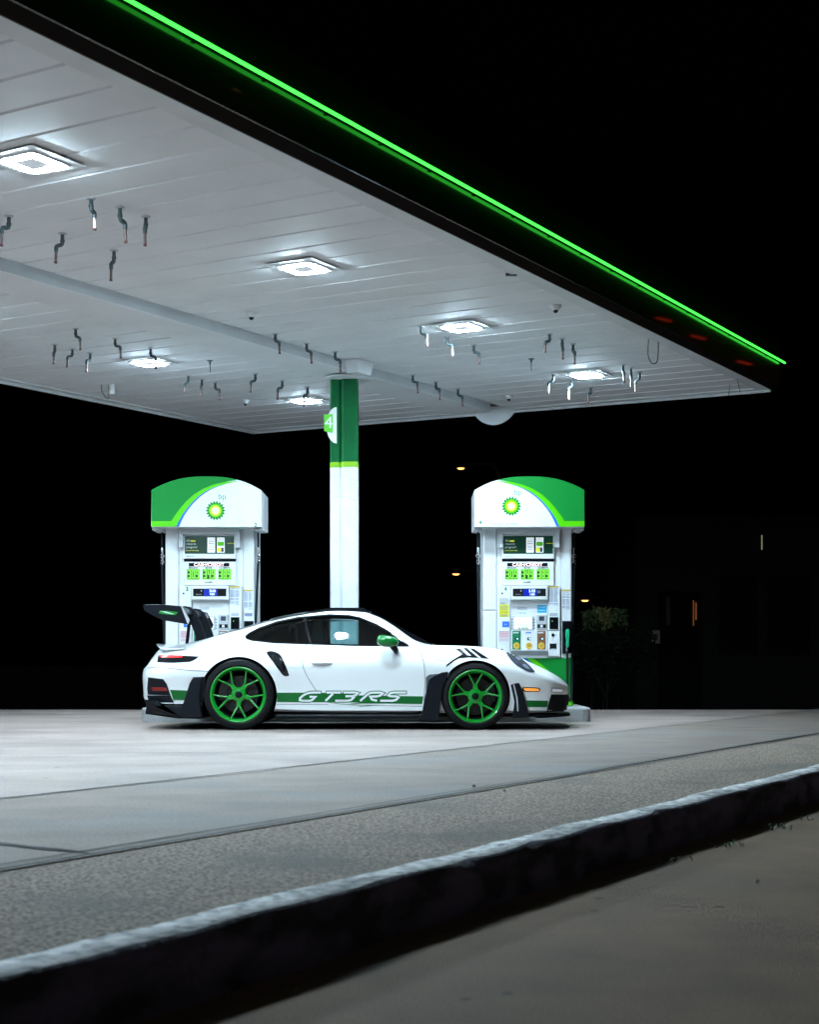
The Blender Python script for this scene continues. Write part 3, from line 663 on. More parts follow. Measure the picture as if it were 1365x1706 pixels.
    b.build('print', M['pink'], q)
    # customer screen with keys
    b = MB(); (a, z1), (c, z0) = u(438, 1274), u(612, 1394); b.rbox(a, c, -.03, -.012, z0, z1, .006); b.build('screen_bezel', M['pump_grey'], t)
    sc_ = rect('customer_screen', 446, 1282, 603, 1388, M['screen_white'], -.0325)
    tx('insert card', 525, 1348, .026, M['bp_lime'], -.034, sc_); tx('bp rewards', 525, 1377, .026, M['bp_green'], -.034, sc_, bold=.001)
    for x in (430, 620):
        for yy in (1302, 1328, 1353, 1378): rect('key', x - 6, yy - 5, x + 6, yy + 5, M['paper_text'], -.02, .008)
    tx('bp fuel', 520, 1246, .03, M['cyan'], -.0135); 
    b = MB()
    for yy in (1195, 1205, 1214):
        (a, z1), (c, z0) = u(476, yy), u(560, yy + 3); b.add([(a,-.0135,z0),(c,-.0135,z0),(c,-.0135,z1),(a,-.0135,z1)], [(0,1,2,3)])
    b.build('fine_print', M['paper_text'], t)
    # card readers, receipt slot
    cr = rect('card_reader', 640, 1262, 728, 1392, M['pump_grey'], -.03, .018, r=.005)
    rect('reader_window', 662, 1276, 706, 1314, M['text_dark'], -.0325, parent=cr); rect('card_slot', 648, 1344, 722, 1376, M['matte_black'], -.0325, parent=cr)
    rect('slot_light', 672, 1348, 694, 1372, M['paper'], -.034, parent=cr)
    rs = rect('payment_terminal', 750, 1284, 824, 1386, M['gloss_black'], -.055, .01); rect('status_light', 770, 1314, 777, 1321, M['price_back'], -.057, parent=rs)
    b = MB()
    for yy in (1250, 1259, 1268):
        (a, z1), (c, z0) = u(752, yy), u(818, yy + 4); b.add([(a,-.047,z0),(c,-.047,z0),(c,-.047,z1),(a,-.047,z1)], [(0,1,2,3)])
    b.build('terminal_print', M['paper_text'], t)
    b = MB(); a, z = u(780, 1437); b.lathe([(0, -.010), (.018, -.010), (.020, 0)], 'y', 20, c=(a, -.046, z)); b.build('lock', M['gloss_black'], t)
    rl = rect('receipt_slot', 752, 1510, 812, 1562, M['matte_black'], -.047); rect('paper_edge', 760, 1555, 806, 1561, M['paper'], -.0485, parent=rl)
    # grade selectors
    for x, m, oc in ((432, 'bp_deep', '87'), (540, 'white', '89'), (645, 'brown', '93')):
        gp = rect('grade_selector', x, 1402, x + 72, 1560, M[m], -.036, .006)
        rect('price_window', x + 20, 1458, x + 52, 1482, M['text_dark'], -.038, parent=gp); rect('price_tag', x + 36, 1464, x + 50, 1474, M['lcd_text'], -.0395, parent=gp)
        rect('grade_name', x + 6, 1412, x + 54, 1422, M['paper'] if m != 'white' else M['blue'], -.038, parent=gp)
        b = MB(); a, z = u(x + 37, 1530); R_o = .036
        b.add([(a + R_o*cos(pi/8+k_*pi/4), -.040, z + R_o*1.05*sin(pi/8+k_*pi/4)) for k_ in range(8)] + [(a + R_o*1.15*cos(pi/8+k_*pi/4), -.036, z + R_o*1.2*sin(pi/8+k_*pi/4)) for k_ in range(8)], [tuple(range(8))] + [(k_, (k_+1) % 8, (k_+1) % 8 + 8, k_+8) for k_ in range(8)])
        bt = b.build('grade_button', M['amber_button'], gp); text(oc, .034, M['text_dark'], bt, a, z, -.0415)
    # notices
    def notice(x0, y0, x1, y1, y, oy):
        q = rect('notice_sheet', x0, y0, x1, y1, M['paper'], y); q['label'] = 'notice with a yellow heading'
        rect('heading', x0 + 1, y0, x1 - 1, y0 + 12, M['ochre'], y - .0015, parent=q)
        b = MB(); yy = y0 + 18
        while yy < y1 - 20:
            (a, z1), (c, z0) = u(x0 + 7, yy), u((x0+x1)/2 - 3, yy + 5); (a2, _), (c2, _) = u((x0+x1)/2 + 3, yy), u(x1 - random.randint(6, 18), yy)
            b.add([(a,y-.0015,z0),(c,y-.0015,z0),(c,y-.0015,z1),(a,y-.0015,z1)], [(0,1,2,3)]); b.add([(a2,y-.0015,z0),(c2,y-.0015,z0),(c2,y-.0015,z1),(a2,y-.0015,z1)], [(0,1,2,3)]); yy += 10 + (random.random() < .25) * 8
        b.build('fine_print', M['paper_text'], q)
        tx('87-93', x1 - 22, y1 - 8, .018, M['text_dark'], y - .0015, q)
    notice(738, 1018, 832, 1185, -.047, 0); notice(854, 1046, 936, 1220, -.002, 0)
    if num == '2':
        b = MB(); (a, z1), (c, z0) = u(866, 1246), u(930, 1275); b.add([(a,-.003,z0),(c,-.003,z0),(c,-.003,z1),(a,-.003,z1)], [(0,1,2,3)]); b.build('sticker', M['paper_text'], t)
    # nozzle in its boot
    bo_ = rect('nozzle_boot', 862, 1316, 943, 1596, M['gloss_black'], -.035, .035, r=.012)
    nz_ = MB(); ax, az = u(901, 1400)
    pr = [(900,1385),(884,1400),(884,1440),(890,1480),(888,1530),(896,1545),(908,1545),(914,1530),(914,1480),(918,1440),(918,1400),(912,1386)]
    nz_.prism([u(*q) for q in pr], -.115, -.06); noz = bevel(nz_.build('nozzle', M['nozzle'], bo_), .012, 3)
    b = MB(); x_, z_ = u(900, 1555); b.tube([(x_, -.088, z_ + .02), (x_, -.088, z_ - .03)], .017, 12); b.build('collar', M['chrome'], noz, smooth=True)
    b = MB(); b.tube([(x_ - .045, -.087, u(0,1420)[1]), (x_ - .052, -.087, u(0,1480)[1]), (x_ - .03, -.087, u(0,1528)[1])], .006, 8); b.build('trigger', M['trim'], noz, smooth=True)
    zl = z_ - .60
    hp = [(x_, -.088, z_ - .02), (x_ + .002, -.095, z_ - .25), (x_ + .003, -.10, zl + .12), (x_ + .012, -.10, zl + .02), (x_ + .035, -.08, zl - .02), (x_ + .058, -.05, zl + .06), (x_ + .066, -.01, zl + .3), (x_ + .072, .03, z_ + .1), (x_ + .085, .06, z_ + .5), (0, 0, 0)]
    def smooth_path(P, k=6):
        P = [Vector(p) for p in P]; o = []
        for i in range(len(P) - 1):
            a, b_, c, d = P[max(i-1,0)], P[i], P[i+1], P[min(i+2, len(P)-1)]
            for q in range(k):
                s_ = q / k; o.append(.5*((2*b_)+(c-a)*s_+(2*a-5*b_+4*c-d)*s_*s_+(3*b_-a-3*c+d)*s_**3))
        return o + [P[-1]]
    hx = u(975, 0)[0]
    hp[-1] = (hx, .10, u(0, 800)[1])
    b = MB(); b.tube(smooth_path(hp), .0155, 10); hs = b.build('hose', M['hose'], t, smooth=True)
    def breakaway(x, par):
        b = MB(); zt = u(0, 672)[1]
        b.lathe([(.009, 0), (.014, -.02), (.014, -.09), (.030, -.10), (.030, -.125), (.018, -.13), (.018, -.165), (.026, -.17), (.026, -.195), (.016, -.20), (.016, -.215)], 'z', 18, c=(x, .10, zt)); b.build('breakaway', M['chrome'], par, smooth=True)
        b = MB(); b.tube([(x, .10, u(0, 520)[1]), (x, .10, zt - .01)], .013, 10); b.build('upper_hose', M['hose'], par, smooth=True)
    breakaway(hx, hs)
    lx = u(141, 0)[0]
    lp = [(lx, .10, u(0, 800)[1]), (lx + .008, .12, u(0, 1100)[1]), (lx + .018, .14, u(0, 1400)[1]), (lx + .03, .15, .75), (lx + .05, .17, .62), (lx + .085, .22, .75), (lx + .09, .30, 1.2)]
    b = MB(); b.tube(smooth_path(lp), .0165, 10); hl = b.build('hose', M['hose'], t, smooth=True); breakaway(lx, hl)
    # ---- topper
    S = 1 if not mirror else -1
    tp_x = ((882.4 if not mirror else 343.8) - CXP) / ST - X
    def v(cx, cy): return (S * (770 + cx/5.17 - 882.4) / ST + tp_x, CH + (YH - 780 - cy/5.17) / ST)
    FY = -.30
    archp = [(107,190),(150,166),(200,140),(250,119),(310,101),(370,87),(430,78),(500,73),(580,71),(660,73),(740,80),(810,92),(880,111),(950,137),(1010,165),(1053,190)]
    outline = [(107,505)] + archp + [(1055,505)]
    b = MB(); b.prism([v(*p) for p in outline], FY, FY + .82); tp = b.build('topper', M['pump_white'], t)
    b = MB()
    OB = [(x, z) for x, z in [v(*p) for p in outline]]
    cxm = tp_x; 
    b.box(cxm - .655, cxm - .55, FY + .10, FY + .5, v(0,528)[1], v(0,506)[1]); b.box(cxm + .55, cxm + .655, FY + .10, FY + .5, v(0,528)[1], v(0,506)[1]); b.build('hose_bracket', M['pump_grey'], tp)
    arcw = [(300,121),(360,130),(420,142),(480,159),(540,185),(590,214),(640,252),(690,300),(730,348),(765,400),(790,447),(815,503)]
    # green field (right of the sweep), lime band, blue line
    def fl(poly, m, dy, nm): 
        b = MB(); b.flat([v(*p) for p in poly], FY - dy); return b.build(nm, m, tp)
    limeo = [(318,104),(420,118),(520,142),(610,178),(690,228),(755,286),(805,345),(850,405),(882,455),(1053,455),(1053,503)]
    fl([(310,102)] + [p for p in archp if p[0] > 310] + [(1053,456),(882,456),(850,406),(805,346),(755,287),(690,229),(610,179),(520,143),(420,119)], M['bp_green'], .003, 'green_field')
    blueo = [(300,120.5),(420,139),(480,154),(545,179),(598,207),(650,245),(702,294),(745,345),(784,398),(812,447),(841,503)]
    fl([(301,112)] + limeo[1:] + blueo[::-1][:-1], M['bp_lime'], .003, 'lime_band')
    fl([(420,139.5),(480,154.5),(545,179.5),(598,207.5),(650,245.5),(702,294.5),(745,345.5),(784,398.5),(812,447.5),(840,503)] + arcw[::-1][:-2], M['bp_blue'], .003, 'blue_line')
    # sunflower emblem
    if not mirror: ex, ez = (852.2 - 882.4) / ST + tp_x, CH + (YH - 843.5) / ST
    else: ex, ez = (359.3 - 343.8) / ST + tp_x, CH + (YH - 850.8) / ST
    em = None
    for i, (r1, r0, m, rot) in enumerate(((.119, .092, 'bp_green', 0), (.092, .072, 'bp_lime', .5), (.070, .050, 'bp_yellow', 0), (.046, .030, 'white', .5))):
        n_ = 18; P_ = []
        for k_ in range(n_):
            a_ = 2*pi*(k_ + rot)/n_; P_.append((ex + r1*cos(a_), ez + r1*sin(a_))); 
            a2 = 2*pi*(k_ + rot + .5)/n_; P_.append((ex + r0*cos(a2), ez + r0*sin(a2)))
        b = MB(); b.add([(ex, FY - .004 - i*.0015, ez)] + [(p[0], FY - .004 - i*.0015, p[1]) for p in P_], [(0, k_+1, (k_+1) % (2*n_) + 1) for k_ in range(2*n_)])
        o = b.build('emblem' if em is None else 'petal_ring', M[m], tp if em is None else em); em = em or o
    text('bp', .098, M['text_green'], tp, ex + .078, ez + .165, FY - .004, bold=-.0008)
    if not mirror:
        text(num, .055, M['text_green'], tp, v(158,468)[0], v(158,468)[1], FY - .004, bold=.003)
        text('stop engine - no smoking', .026, M['text_green'], tp, v(365,481)[0], v(365,481)[1], FY - .004, sx=1.2)
    else:
        text(num, .068, M['text_green'], tp, (426 - 343.8)/ST + tp_x, CH + (YH - 875)/ST, FY - .004, bold=.002)
        text('stop engine - no smoking', .026, M['text_green'], tp, (383 - 343.8)/ST + tp_x, CH + (YH - 880)/ST, FY - .004, sx=1.2)
    return t
make_pump('4', 879, 'fuel pump number 4, right of the column, behind the nose of the car', False)
make_pump('2', 349.5, 'fuel pump number 2, left of the column, behind the rear wing of the car', True)

# ------------------------------------------------------------------ background in the dark
def street_lamp(px, py, y, label):
    r = ray(px, py); x, z = r.x * y, CH + r.z * y
    t = thing('street_lamp', label, 'street lamp', (x, y, -1.62), group='far street lamps')
    b = MB(); b.tube([(1.6, 0, 0), (1.6, 0, z + 1.62 - .4), (1.3, 0, z + 1.62 + .15), (.2, 0, z + 1.62 + .18)], [.11, .07, .05, .04], 10); b.build('pole', M['pole'], t, smooth=True)
    s_ = y / 60; b = MB(); b.lathe([(0, .16), (.20*s_, .10), (.26*s_, 0), (0, 0)], 'z', 16, c=(0, 0, z + 1.62)); b.build('lamp_head', M['pole'], t, smooth=True)
    b = MB(); b.lathe([(0, -.055*s_), (.10*s_, -.045*s_), (.15*s_, -.001), (0, -.001)], 'z', 20, c=(0, 0, z + 1.62)); b.build('lamp_bulb', M['streetlamp'], t, smooth=True)
street_lamp(768, 780, 60, 'glowing orange street lamp high between the column and the right pump')
street_lamp(760, 956, 82, 'smaller glowing street lamp low between the column and the right pump')
street_lamp(975, 1000, 95, 'tiny street lamp just right of the right pump')
# dark shop on the right
BY = 42
def W_(px, py, y=BY): r = ray(px, py); return (r.x * y, CH + r.z * y)
sh = thing('shop_building', 'dark unlit shop building at the far right', 'building', (0, BY, 0))
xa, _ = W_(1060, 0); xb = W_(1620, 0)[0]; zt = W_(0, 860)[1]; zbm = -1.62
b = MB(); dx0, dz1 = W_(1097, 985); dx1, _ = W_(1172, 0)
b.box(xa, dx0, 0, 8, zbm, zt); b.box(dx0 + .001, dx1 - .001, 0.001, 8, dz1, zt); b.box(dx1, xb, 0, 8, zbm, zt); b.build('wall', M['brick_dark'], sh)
b = MB(); b.box(dx0 + .002, dx1 - .002, .4, .45, zbm + .9, dz1 - .002); dr = b.build('door', M['win_dark'], sh)
b = MB(); x, z = W_(1155.2, 1000, BY + .3); b.box(x, x + .03, .3, .33, W_(0, 1042)[1], z); x, z = W_(1162.5, 1003); b.box(x, x + .04, .3, .33, W_(0, 1032)[1], z); b.build('lit_gap', M['orange_glow'], dr)
b = MB(); x, z = W_(1114, 993); b.box(x, x + .10, .3, .35, W_(0, 1040)[1], z); b.build('curtain', M['pole'], dr)
for x0, x1 in ((1200, 1262), (1280, 1350)):
    f = MB(); (a, z1), (c, z0) = W_(x0, 960), W_(x1, 1090); f.box(a, c, -.06, -.001, z0, z1); fo = f.build('window', M['frame_dark'], sh)
    f = MB(); f.box(a + .06, c - .06, -.07, -.061, z0 + .06, z1 - .06); f.build('pane', M['win_dark'], fo)
dp_ = MB(); (a, z1), (c, z0) = W_(1267.5, 892), W_(1269, 916); dp_.box(a, a + .03, -.12, -.09, z0, z1)
M['strip'] = mat('edge_glow', (.6, .6, .4), .5, emit=(.8, .8, .5), es=.2)
dp_.build('lit_strip', M['strip'], sh)
sg2 = thing('notice_board', 'small grey notice plate on the dark wall left of the shop door', 'sign', (W_(1093, 0, BY - .3)[0], BY - .3, 0))
(a, z1), (c, z0) = W_(1086, 1050, BY - .3), W_(1100, 1072, BY - .3); ax = (a + c) / 2
b = MB(); b.box(a - ax, c - ax, 0, .03, z0, z1); b.build('plate', mat('plate_grey', (.12, .11, .09), .6, emit=(.5, .42, .3), es=.02), sg2)
b = MB(); m_ = (z0 + z1) / 2; b.box(-.05, .05, -.01, -.001, m_ - .09, m_ + .09); b.build('emblem', M['text_dark'], sg2)
b = MB(); b.box(-.03, .03, .031, .25, m_ - .03, m_ + .03); b.build('bracket', M['pole'], sg2)
# shrubs beside the pump, far, touched by a small garden light
def shrub(px, py, y, rx, rz, label, m, n=340):
    x, z = W_(px, py, y); t = thing('shrub', label, 'shrub', (x, y, -1.0), group='shrubs beyond the pumps'); z += 1.0
    b = MB()
    for i in range(n):
        a = random.uniform(0, 2*pi); r = random.random() ** .5; h = random.gauss(0, .45)
        c = Vector((rx * r * cos(a), rx * r * sin(a), z + rz * h + .12 * sin(5 * a))); d = Vector((random.gauss(0,1), random.gauss(0,1), random.gauss(0,1))).normalized(); e = d.orthogonal().normalized(); L = random.uniform(.04, .10)
        b.add([c - d*L, c + e*L*.4, c + d*L, c - e*L*.4], [(0,1,2,3)])
    b.build('foliage', m, t); b = MB(); b.tube([(0,0,0),(.03,0,z*.6),(0,.02,z)], [.022,.015,.008], 8)
    for k_ in range(5):
        a = k_ * 1.26; b.tube([(0,0,z*.5),(rx*.5*cos(a), rx*.5*sin(a), z)], [.02,.008], 6)
    b.build('stem', M['matte_black'], t)
shrub(985, 1033, 30, .16, .10, 'small greenish shrub right of the right pump, left of the yellow one', M['leaf'])
shrub(1004, 1031, 30, .20, .12, 'small yellowish shrub between two green ones in the dark', M['leaf_y'])
shrub(1030, 1032, 30, .18, .11, 'small pale green shrub, rightmost of the row in the dark', M['leaf'])
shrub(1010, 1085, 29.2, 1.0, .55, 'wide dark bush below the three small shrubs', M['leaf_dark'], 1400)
gl = bpy.data.lights.new('garden_light', 'POINT'); gl.energy = .25; gl.color = (1, .95, .7); gl.shadow_soft_size = .05
glo = bpy.data.objects.new('garden_light', gl); COL.objects.link(glo); x, z = W_(1008, 1012, 29.3); glo.location = (x, 29.3, z + .1); glo['kind'] = 'structure'

# ------------------------------------------------------------------ sports car
XC, YC = -.545, 16.10
car = thing('sports_car', 'white sports car with green wheels and tall rear wing, parked at the pumps', 'car', (XC, YC, 0))
ST_ = [ # x, zb, wl, zs, ws, zf, wf, zr, wr, zt
(-2.295,.40,.45,.545,.50,.60,.47,.622,.32,.630),
(-2.270,.31,.60,.55,.66,.625,.60,.648,.42,.655),
(-2.23,.27,.68,.555,.75,.655,.67,.68,.45,.70),
(-2.18,.25,.76,.56,.82,.70,.73,.77,.50,.80),
(-2.10,.245,.81,.58,.875,.755,.775,.84,.55,.865),
(-1.95,.24,.86,.60,.915,.80,.80,.865,.58,.89),
(-1.7,.24,.88,.62,.945,.845,.785,.915,.60,.950),
(-1.45,.23,.89,.64,.955,.876,.77,.975,.61,1.025),
(-1.23,.22,.89,.65,.957,.889,.762,1.025,.605,1.085),
(-1.0,.20,.89,.66,.95,.894,.76,1.08,.595,1.155),
(-.8,.185,.885,.67,.935,.895,.765,1.13,.585,1.205),
(-.5,.175,.875,.68,.905,.893,.768,1.185,.575,1.25),
(-.2,.17,.868,.68,.890,.892,.770,1.213,.568,1.272),
(.05,.17,.865,.68,.885,.890,.775,1.20,.572,1.262),
(.2,.17,.865,.68,.887,.888,.780,1.158,.588,1.215),
(.4,.17,.868,.68,.892,.885,.790,1.045,.635,1.11),
(.6,.17,.873,.68,.90,.880,.800,.915,.695,1.00),
(.75,.17,.878,.68,.912,.876,.800,.882,.70,.92),
(.9,.17,.884,.68,.928,.874,.79,.862,.63,.872),
(1.05,.17,.888,.68,.940,.873,.78,.84,.57,.836),
(1.23,.17,.89,.67,.948,.866,.77,.815,.53,.80),
(1.45,.17,.89,.65,.942,.838,.76,.775,.50,.762),
(1.6,.17,.885,.63,.93,.795,.74,.735,.48,.725),
(1.8,.17,.87,.58,.90,.705,.72,.665,.46,.662),
(2.0,.17,.80,.52,.835,.615,.66,.592,.42,.590),
(2.12,.175,.70,.475,.73,.55,.58,.54,.38,.540),
(2.2,.185,.56,.44,.60,.495,.47,.497,.30,.497),
(2.245,.22,.42,.42,.47,.462,.36,.467,.22,.468),
(2.268,.30,.26,.405,.30,.435,.22,.440,.14,.442)]
def interp(tab, x):
    xs = [r[0] for r in tab]
    if x <= xs[0]: return list(tab[0])
    if x >= xs[-1]: return list(tab[-1])
    i = max(k for k in range(len(xs) - 1) if xs[k] <= x); h = xs[i+1] - xs[i]; s_ = (x - xs[i]) / h; out = [x]
    for c in range(1, len(tab[0])):
        y0, y1 = tab[i][c], tab[i+1][c]; d = (y1 - y0) / h
        dm = (tab[i][c] - tab[i-1][c]) / (xs[i] - xs[i-1]) if i > 0 else d
        dp = (tab[i+2][c] - tab[i+1][c]) / (xs[i+2] - xs[i+1]) if i < len(xs) - 2 else d
        m0 = 0 if dm * d <= 0 else 2 * dm * d / (dm + d); m1 = 0 if dp * d <= 0 else 2 * dp * d / (dp + d)
        h00 = 2*s_**3 - 3*s_**2 + 1; h10 = s_**3 - 2*s_**2 + s_; h01 = -2*s_**3 + 3*s_**2; h11 = s_**3 - s_**2
        out.append(h00*y0 + h10*h*m0 + h01*y1 + h11*h*m1)
    return out
def catmull(P, k):
    o = []
    for i in range(len(P) - 1):
        a = P[i-1] if i > 0 else (2*P[0][0]-P[1][0], 2*P[0][1]-P[1][1]); b_ = P[i]; c = P[i+1]
        d = P[i+2] if i < len(P) - 2 else (2*P[-1][0]-P[-2][0], 2*P[-1][1]-P[-2][1])
        def kn(p, q): return max(1e-4, math.hypot(p[0]-q[0], p[1]-q[1])) ** .5
        t0, t1 = 0, kn(a, b_); t2 = t1 + kn(b_, c); t3 = t2 + kn(c, d)
        for q in range(k):
            t = t1 + (t2 - t1) * q / k; r = []
            for e in (0, 1):
                A1_ = (t1-t)/(t1-t0)*a[e] + (t-t0)/(t1-t0)*b_[e]; A2_ = (t2-t)/(t2-t1)*b_[e] + (t-t1)/(t2-t1)*c[e]; A3_ = (t3-t)/(t3-t2)*c[e] + (t-t2)/(t3-t2)*d[e]
                B1_ = (t2-t)/(t2-t0)*A1_ + (t-t0)/(t2-t0)*A2_; B2_ = (t3-t)/(t3-t1)*A2_ + (t-t1)/(t3-t1)*A3_
                r.append((t2-t)/(t2-t1)*B1_ + (t-t1)/(t2-t1)*B2_)
            o.append(tuple(r))
    o.append(P[-1]); return o
def section(x):
    _, zb, wl, zs, ws, zf, wf, zr, wr, zt = interp(ST_, x)
    low = [(0, zb), (wl * .92, zb), (wl, zb + .03)]
    wm = wl * .35 + ws * .65 - .012; zm = zb + (zs - zb) * .5
    pts = [(wl, zb + .03), (wm, zm), (ws, zs), (wf + (ws - wf) * .42, zs + (zf - zs) * .72), (wf, zf), (wr, zr), (wr * .55, zr + (zt - zr) * .78), (0, zt)]
    return [low[0], low[1]] + catmull(pts, 7)
xs_ = []
x = -2.295
while x < 2.268:
    xs_.append(x); x += .012 if (x < -2.1 or x > 2.0) else .028
xs_.append(2.268)
hb = MB(); rows = []
for x in xs_:
    s_ = section(x); L = [(x, -w, z) for w, z in s_] + [(x, w, z) for w, z in s_[-2:0:-1]]
    rows.append(L)
m_ = len(rows[0])
V = [p for r in rows for p in r]
Fs = [(i*m_+q, (i+1)*m_+q, (i+1)*m_+(q+1) % m_, i*m_+(q+1) % m_) for i in range(len(rows)-1) for q in range(m_)]
for i, e in ((0, -.006), (len(rows)-1, .004)):
    zc_ = sum(p[2] for p in rows[i]) / m_; V.append((rows[i][0][0] + e, 0, zc_)); c_ = len(V) - 1
    Fs += [(i*m_+q, i*m_+(q+1) % m_, c_) for q in range(m_)]
hb.add(V, Fs)
hull = hb.build('body', M['paint'], car, smooth=True, sharp=50)
BV = BVHTree.FromPolygons([v.co.copy() for v in hull.data.vertices], [tuple(p.vertices) for p in hull.data.polygons])
CC = CAMP - Vector((XC, YC, 0))
def hit(px, py, off=0.0):
    d = ray(px, py).normalized(); loc, nrm, _, dist = BV.ray_cast(CC, d)
    if loc is None: loc, nrm, _, _ = BV.find_nearest(CC + d * (15.5 / d.y))
    if nrm.dot(d) > 0: nrm = -nrm
    return loc + nrm * off
def c1(x, y): return (220 + x / 3.592, 980 + y / 3.592)
def c2(x, y): return (580 + x / 3.174, 980 + y / 3.174)
def inside(p, poly):
    r = False; n = len(poly)
    for i in range(n):
        a, b_ = poly[i], poly[(i+1) % n]
        if (a[1] > p[1]) != (b_[1] > p[1]) and p[0] < (b_[0]-a[0]) * (p[1]-a[1]) / (b_[1]-a[1]) + a[0]: r = not r
    return r
def dens(poly, step, closed=True):
    o = []; n = len(poly)
    for i in range(n if closed else n - 1):
        a, b_ = poly[i], poly[(i+1) % n]; k = max(1, int(math.hypot(b_[0]-a[0], b_[1]-a[1]) / step))
        o += [(a[0] + (b_[0]-a[0]) * q / k, a[1] + (b_[1]-a[1]) * q / k) for q in range(k)]
    return o
def rnd(poly, k=5):   # closed catmull smoothing
    n = len(poly); o = []
    for i in range(n):
        a, b_, c, d = poly[i-1], poly[i], poly[(i+1) % n], poly[(i+2) % n]
        for q in range(k):
            t = q / k; o.append(tuple(.5*((2*b_[e])+(c[e]-a[e])*t+(2*a[e]-5*b_[e]+4*c[e]-d[e])*t*t+(3*b_[e]-a[e]-3*c[e]+d[e])*t**3) for e in (0,1)))
    return o
FAR = {}
def both(b, name, m, parent, mirror, smooth=True):
    o = b.build(name, m, parent or car, smooth=smooth)
    if mirror:
        f = MB(); f.add([(v[0], -v[1], v[2]) for v in b.v], b.f, 0); q = f.build(name, m, FAR.get(parent.name, parent) if parent else car, smooth=smooth); FAR[o.name] = q
    return o
def patch(name, poly, m, off=.002, parent=None, step=3.0, mirror=True, thick=0.0, hitf=None):
    P_ = dens(poly, step); n = len(P_); pts = [Vector(p) for p in P_]
    xs = [p[0] for p in P_]; ys = [p[1] for p in P_]; y = min(ys) + step / 2
    while y < max(ys):
        x = min(xs) + step / 2
        while x < max(xs):
            if inside((x, y), P_) and min((x-p[0])**2 + (y-p[1])**2 for p in P_) > (step*.45)**2: pts.append(Vector((x, y)))
            x += step
        y += step
    r = delaunay_2d_cdt(pts, [(i, (i+1) % n) for i in range(n)], [list(range(n))], 1, 1e-6)
    hf = hitf or hit
    V = [hf(p[0], p[1], off) for p in r[0]]; b = MB(); b.add(V, r[2])
    return both(b, name, m, parent, mirror)
def strip(name, line, w, m, off=.0015, parent=None, mirror=True):
    L = dens(line, 2.5, False) + [line[-1]]; b = MB(); V = []
    for i, p in enumerate(L):
        q0, q1 = L[max(i-1,0)], L[min(i+1, len(L)-1)]; d = math.hypot(q1[0]-q0[0], q1[1]-q0[1]) or 1; nx, ny = -(q1[1]-q0[1])/d*w/2, (q1[0]-q0[0])/d*w/2
        V += [hit(p[0]+nx, p[1]+ny, off), hit(p[0]-nx, p[1]-ny, off)]
    Fs = [(2*i, 2*i+1, 2*i+3, 2*i+2) for i in range(len(L)-1)]
    b.add(V, Fs)
    return both(b, name, m, parent, mirror, False)
def hull_plus(px, py, off): return hit(px, py, off)
AXR, AXF, AZ = -1.2285, 1.2285, .355
# side glass outline in picture pixels
DLO = [c1(680,290), c1(700,272), c1(760,240), c1(870,202), c1(1000,176), c1(1180,161), c1(1300,165), c2(60,157), c2(150,192), c2(240,242), c2(322,306), c2(160,304), c2(0,301), c1(1190,337), c1(1060,333), c1(850,325), c1(720,311), c1(690,303)]
glass_pts = [hit(*p) for p in DLO]
# cut the cabin and the wheel wells out of the hull
def cutter(b):
    me = bpy.data.meshes.new('cut'); me.from_pydata(b.v, [], b.f); bm = bmesh.new(); bm.from_mesh(me); bmesh.ops.recalc_face_normals(bm, faces=bm.faces); bm.to_mesh(me); bm.free()
    me.materials.append(M['matte_black']); o = bpy.data.objects.new('cut', me); COL.objects.link(o); o.parent = car; return o
hull.data.materials.append(M['matte_black'])
cuts = []
b = MB(); b.prism([(p.x, p.z) for p in glass_pts], -1.2, 1.2); cuts.append(cutter(b))
RAR, RAF = .398, .362
for ax, rr in ((AXR, RAR), (AXF, RAF)):
    for y0, y1 in ((-1.2, -.56), (.56, 1.2)):
        b = MB(); n_ = 96; p = [(ax + rr*cos(2*pi*i/n_), AZ + .005 + rr*sin(2*pi*i/n_)) for i in range(n_)]
        b.add([(q[0], y0, q[1]) for q in p] + [(q[0], y1, q[1]) for q in p], [tuple(range(n_)), tuple(reversed(range(n_, 2*n_)))] + [(i, (i+1) % n_, (i+1) % n_ + n_, i + n_) for i in range(n_)])
        cuts.append(cutter(b))
for c_ in cuts:
    md = hull.modifiers.new('cut', 'BOOLEAN'); md.operation = 'DIFFERENCE'; md.solver = 'EXACT'; md.object = c_
    try: md.material_mode = 'TRANSFER'
    except Exception: pass
bpy.context.view_layer.update()
me = bpy.data.meshes.new_from_object(hull.evaluated_get(bpy.context.evaluated_depsgraph_get()))
hull.modifiers.clear(); hull.data = me; me.name = 'body'
for c_ in cuts: bpy.data.objects.remove(c_)
print('HULL', len(me.vertices), [m.name for m in me.materials])
for p in me.polygons: p.use_smooth = True
me.set_sharp_from_angle(angle=radians(38))
# bright lip round the wheel arches
for ax, rr, z0, nm in ((AXR, RAR, 12, 'r'), (AXF, RAF, 12, 'f')): pass
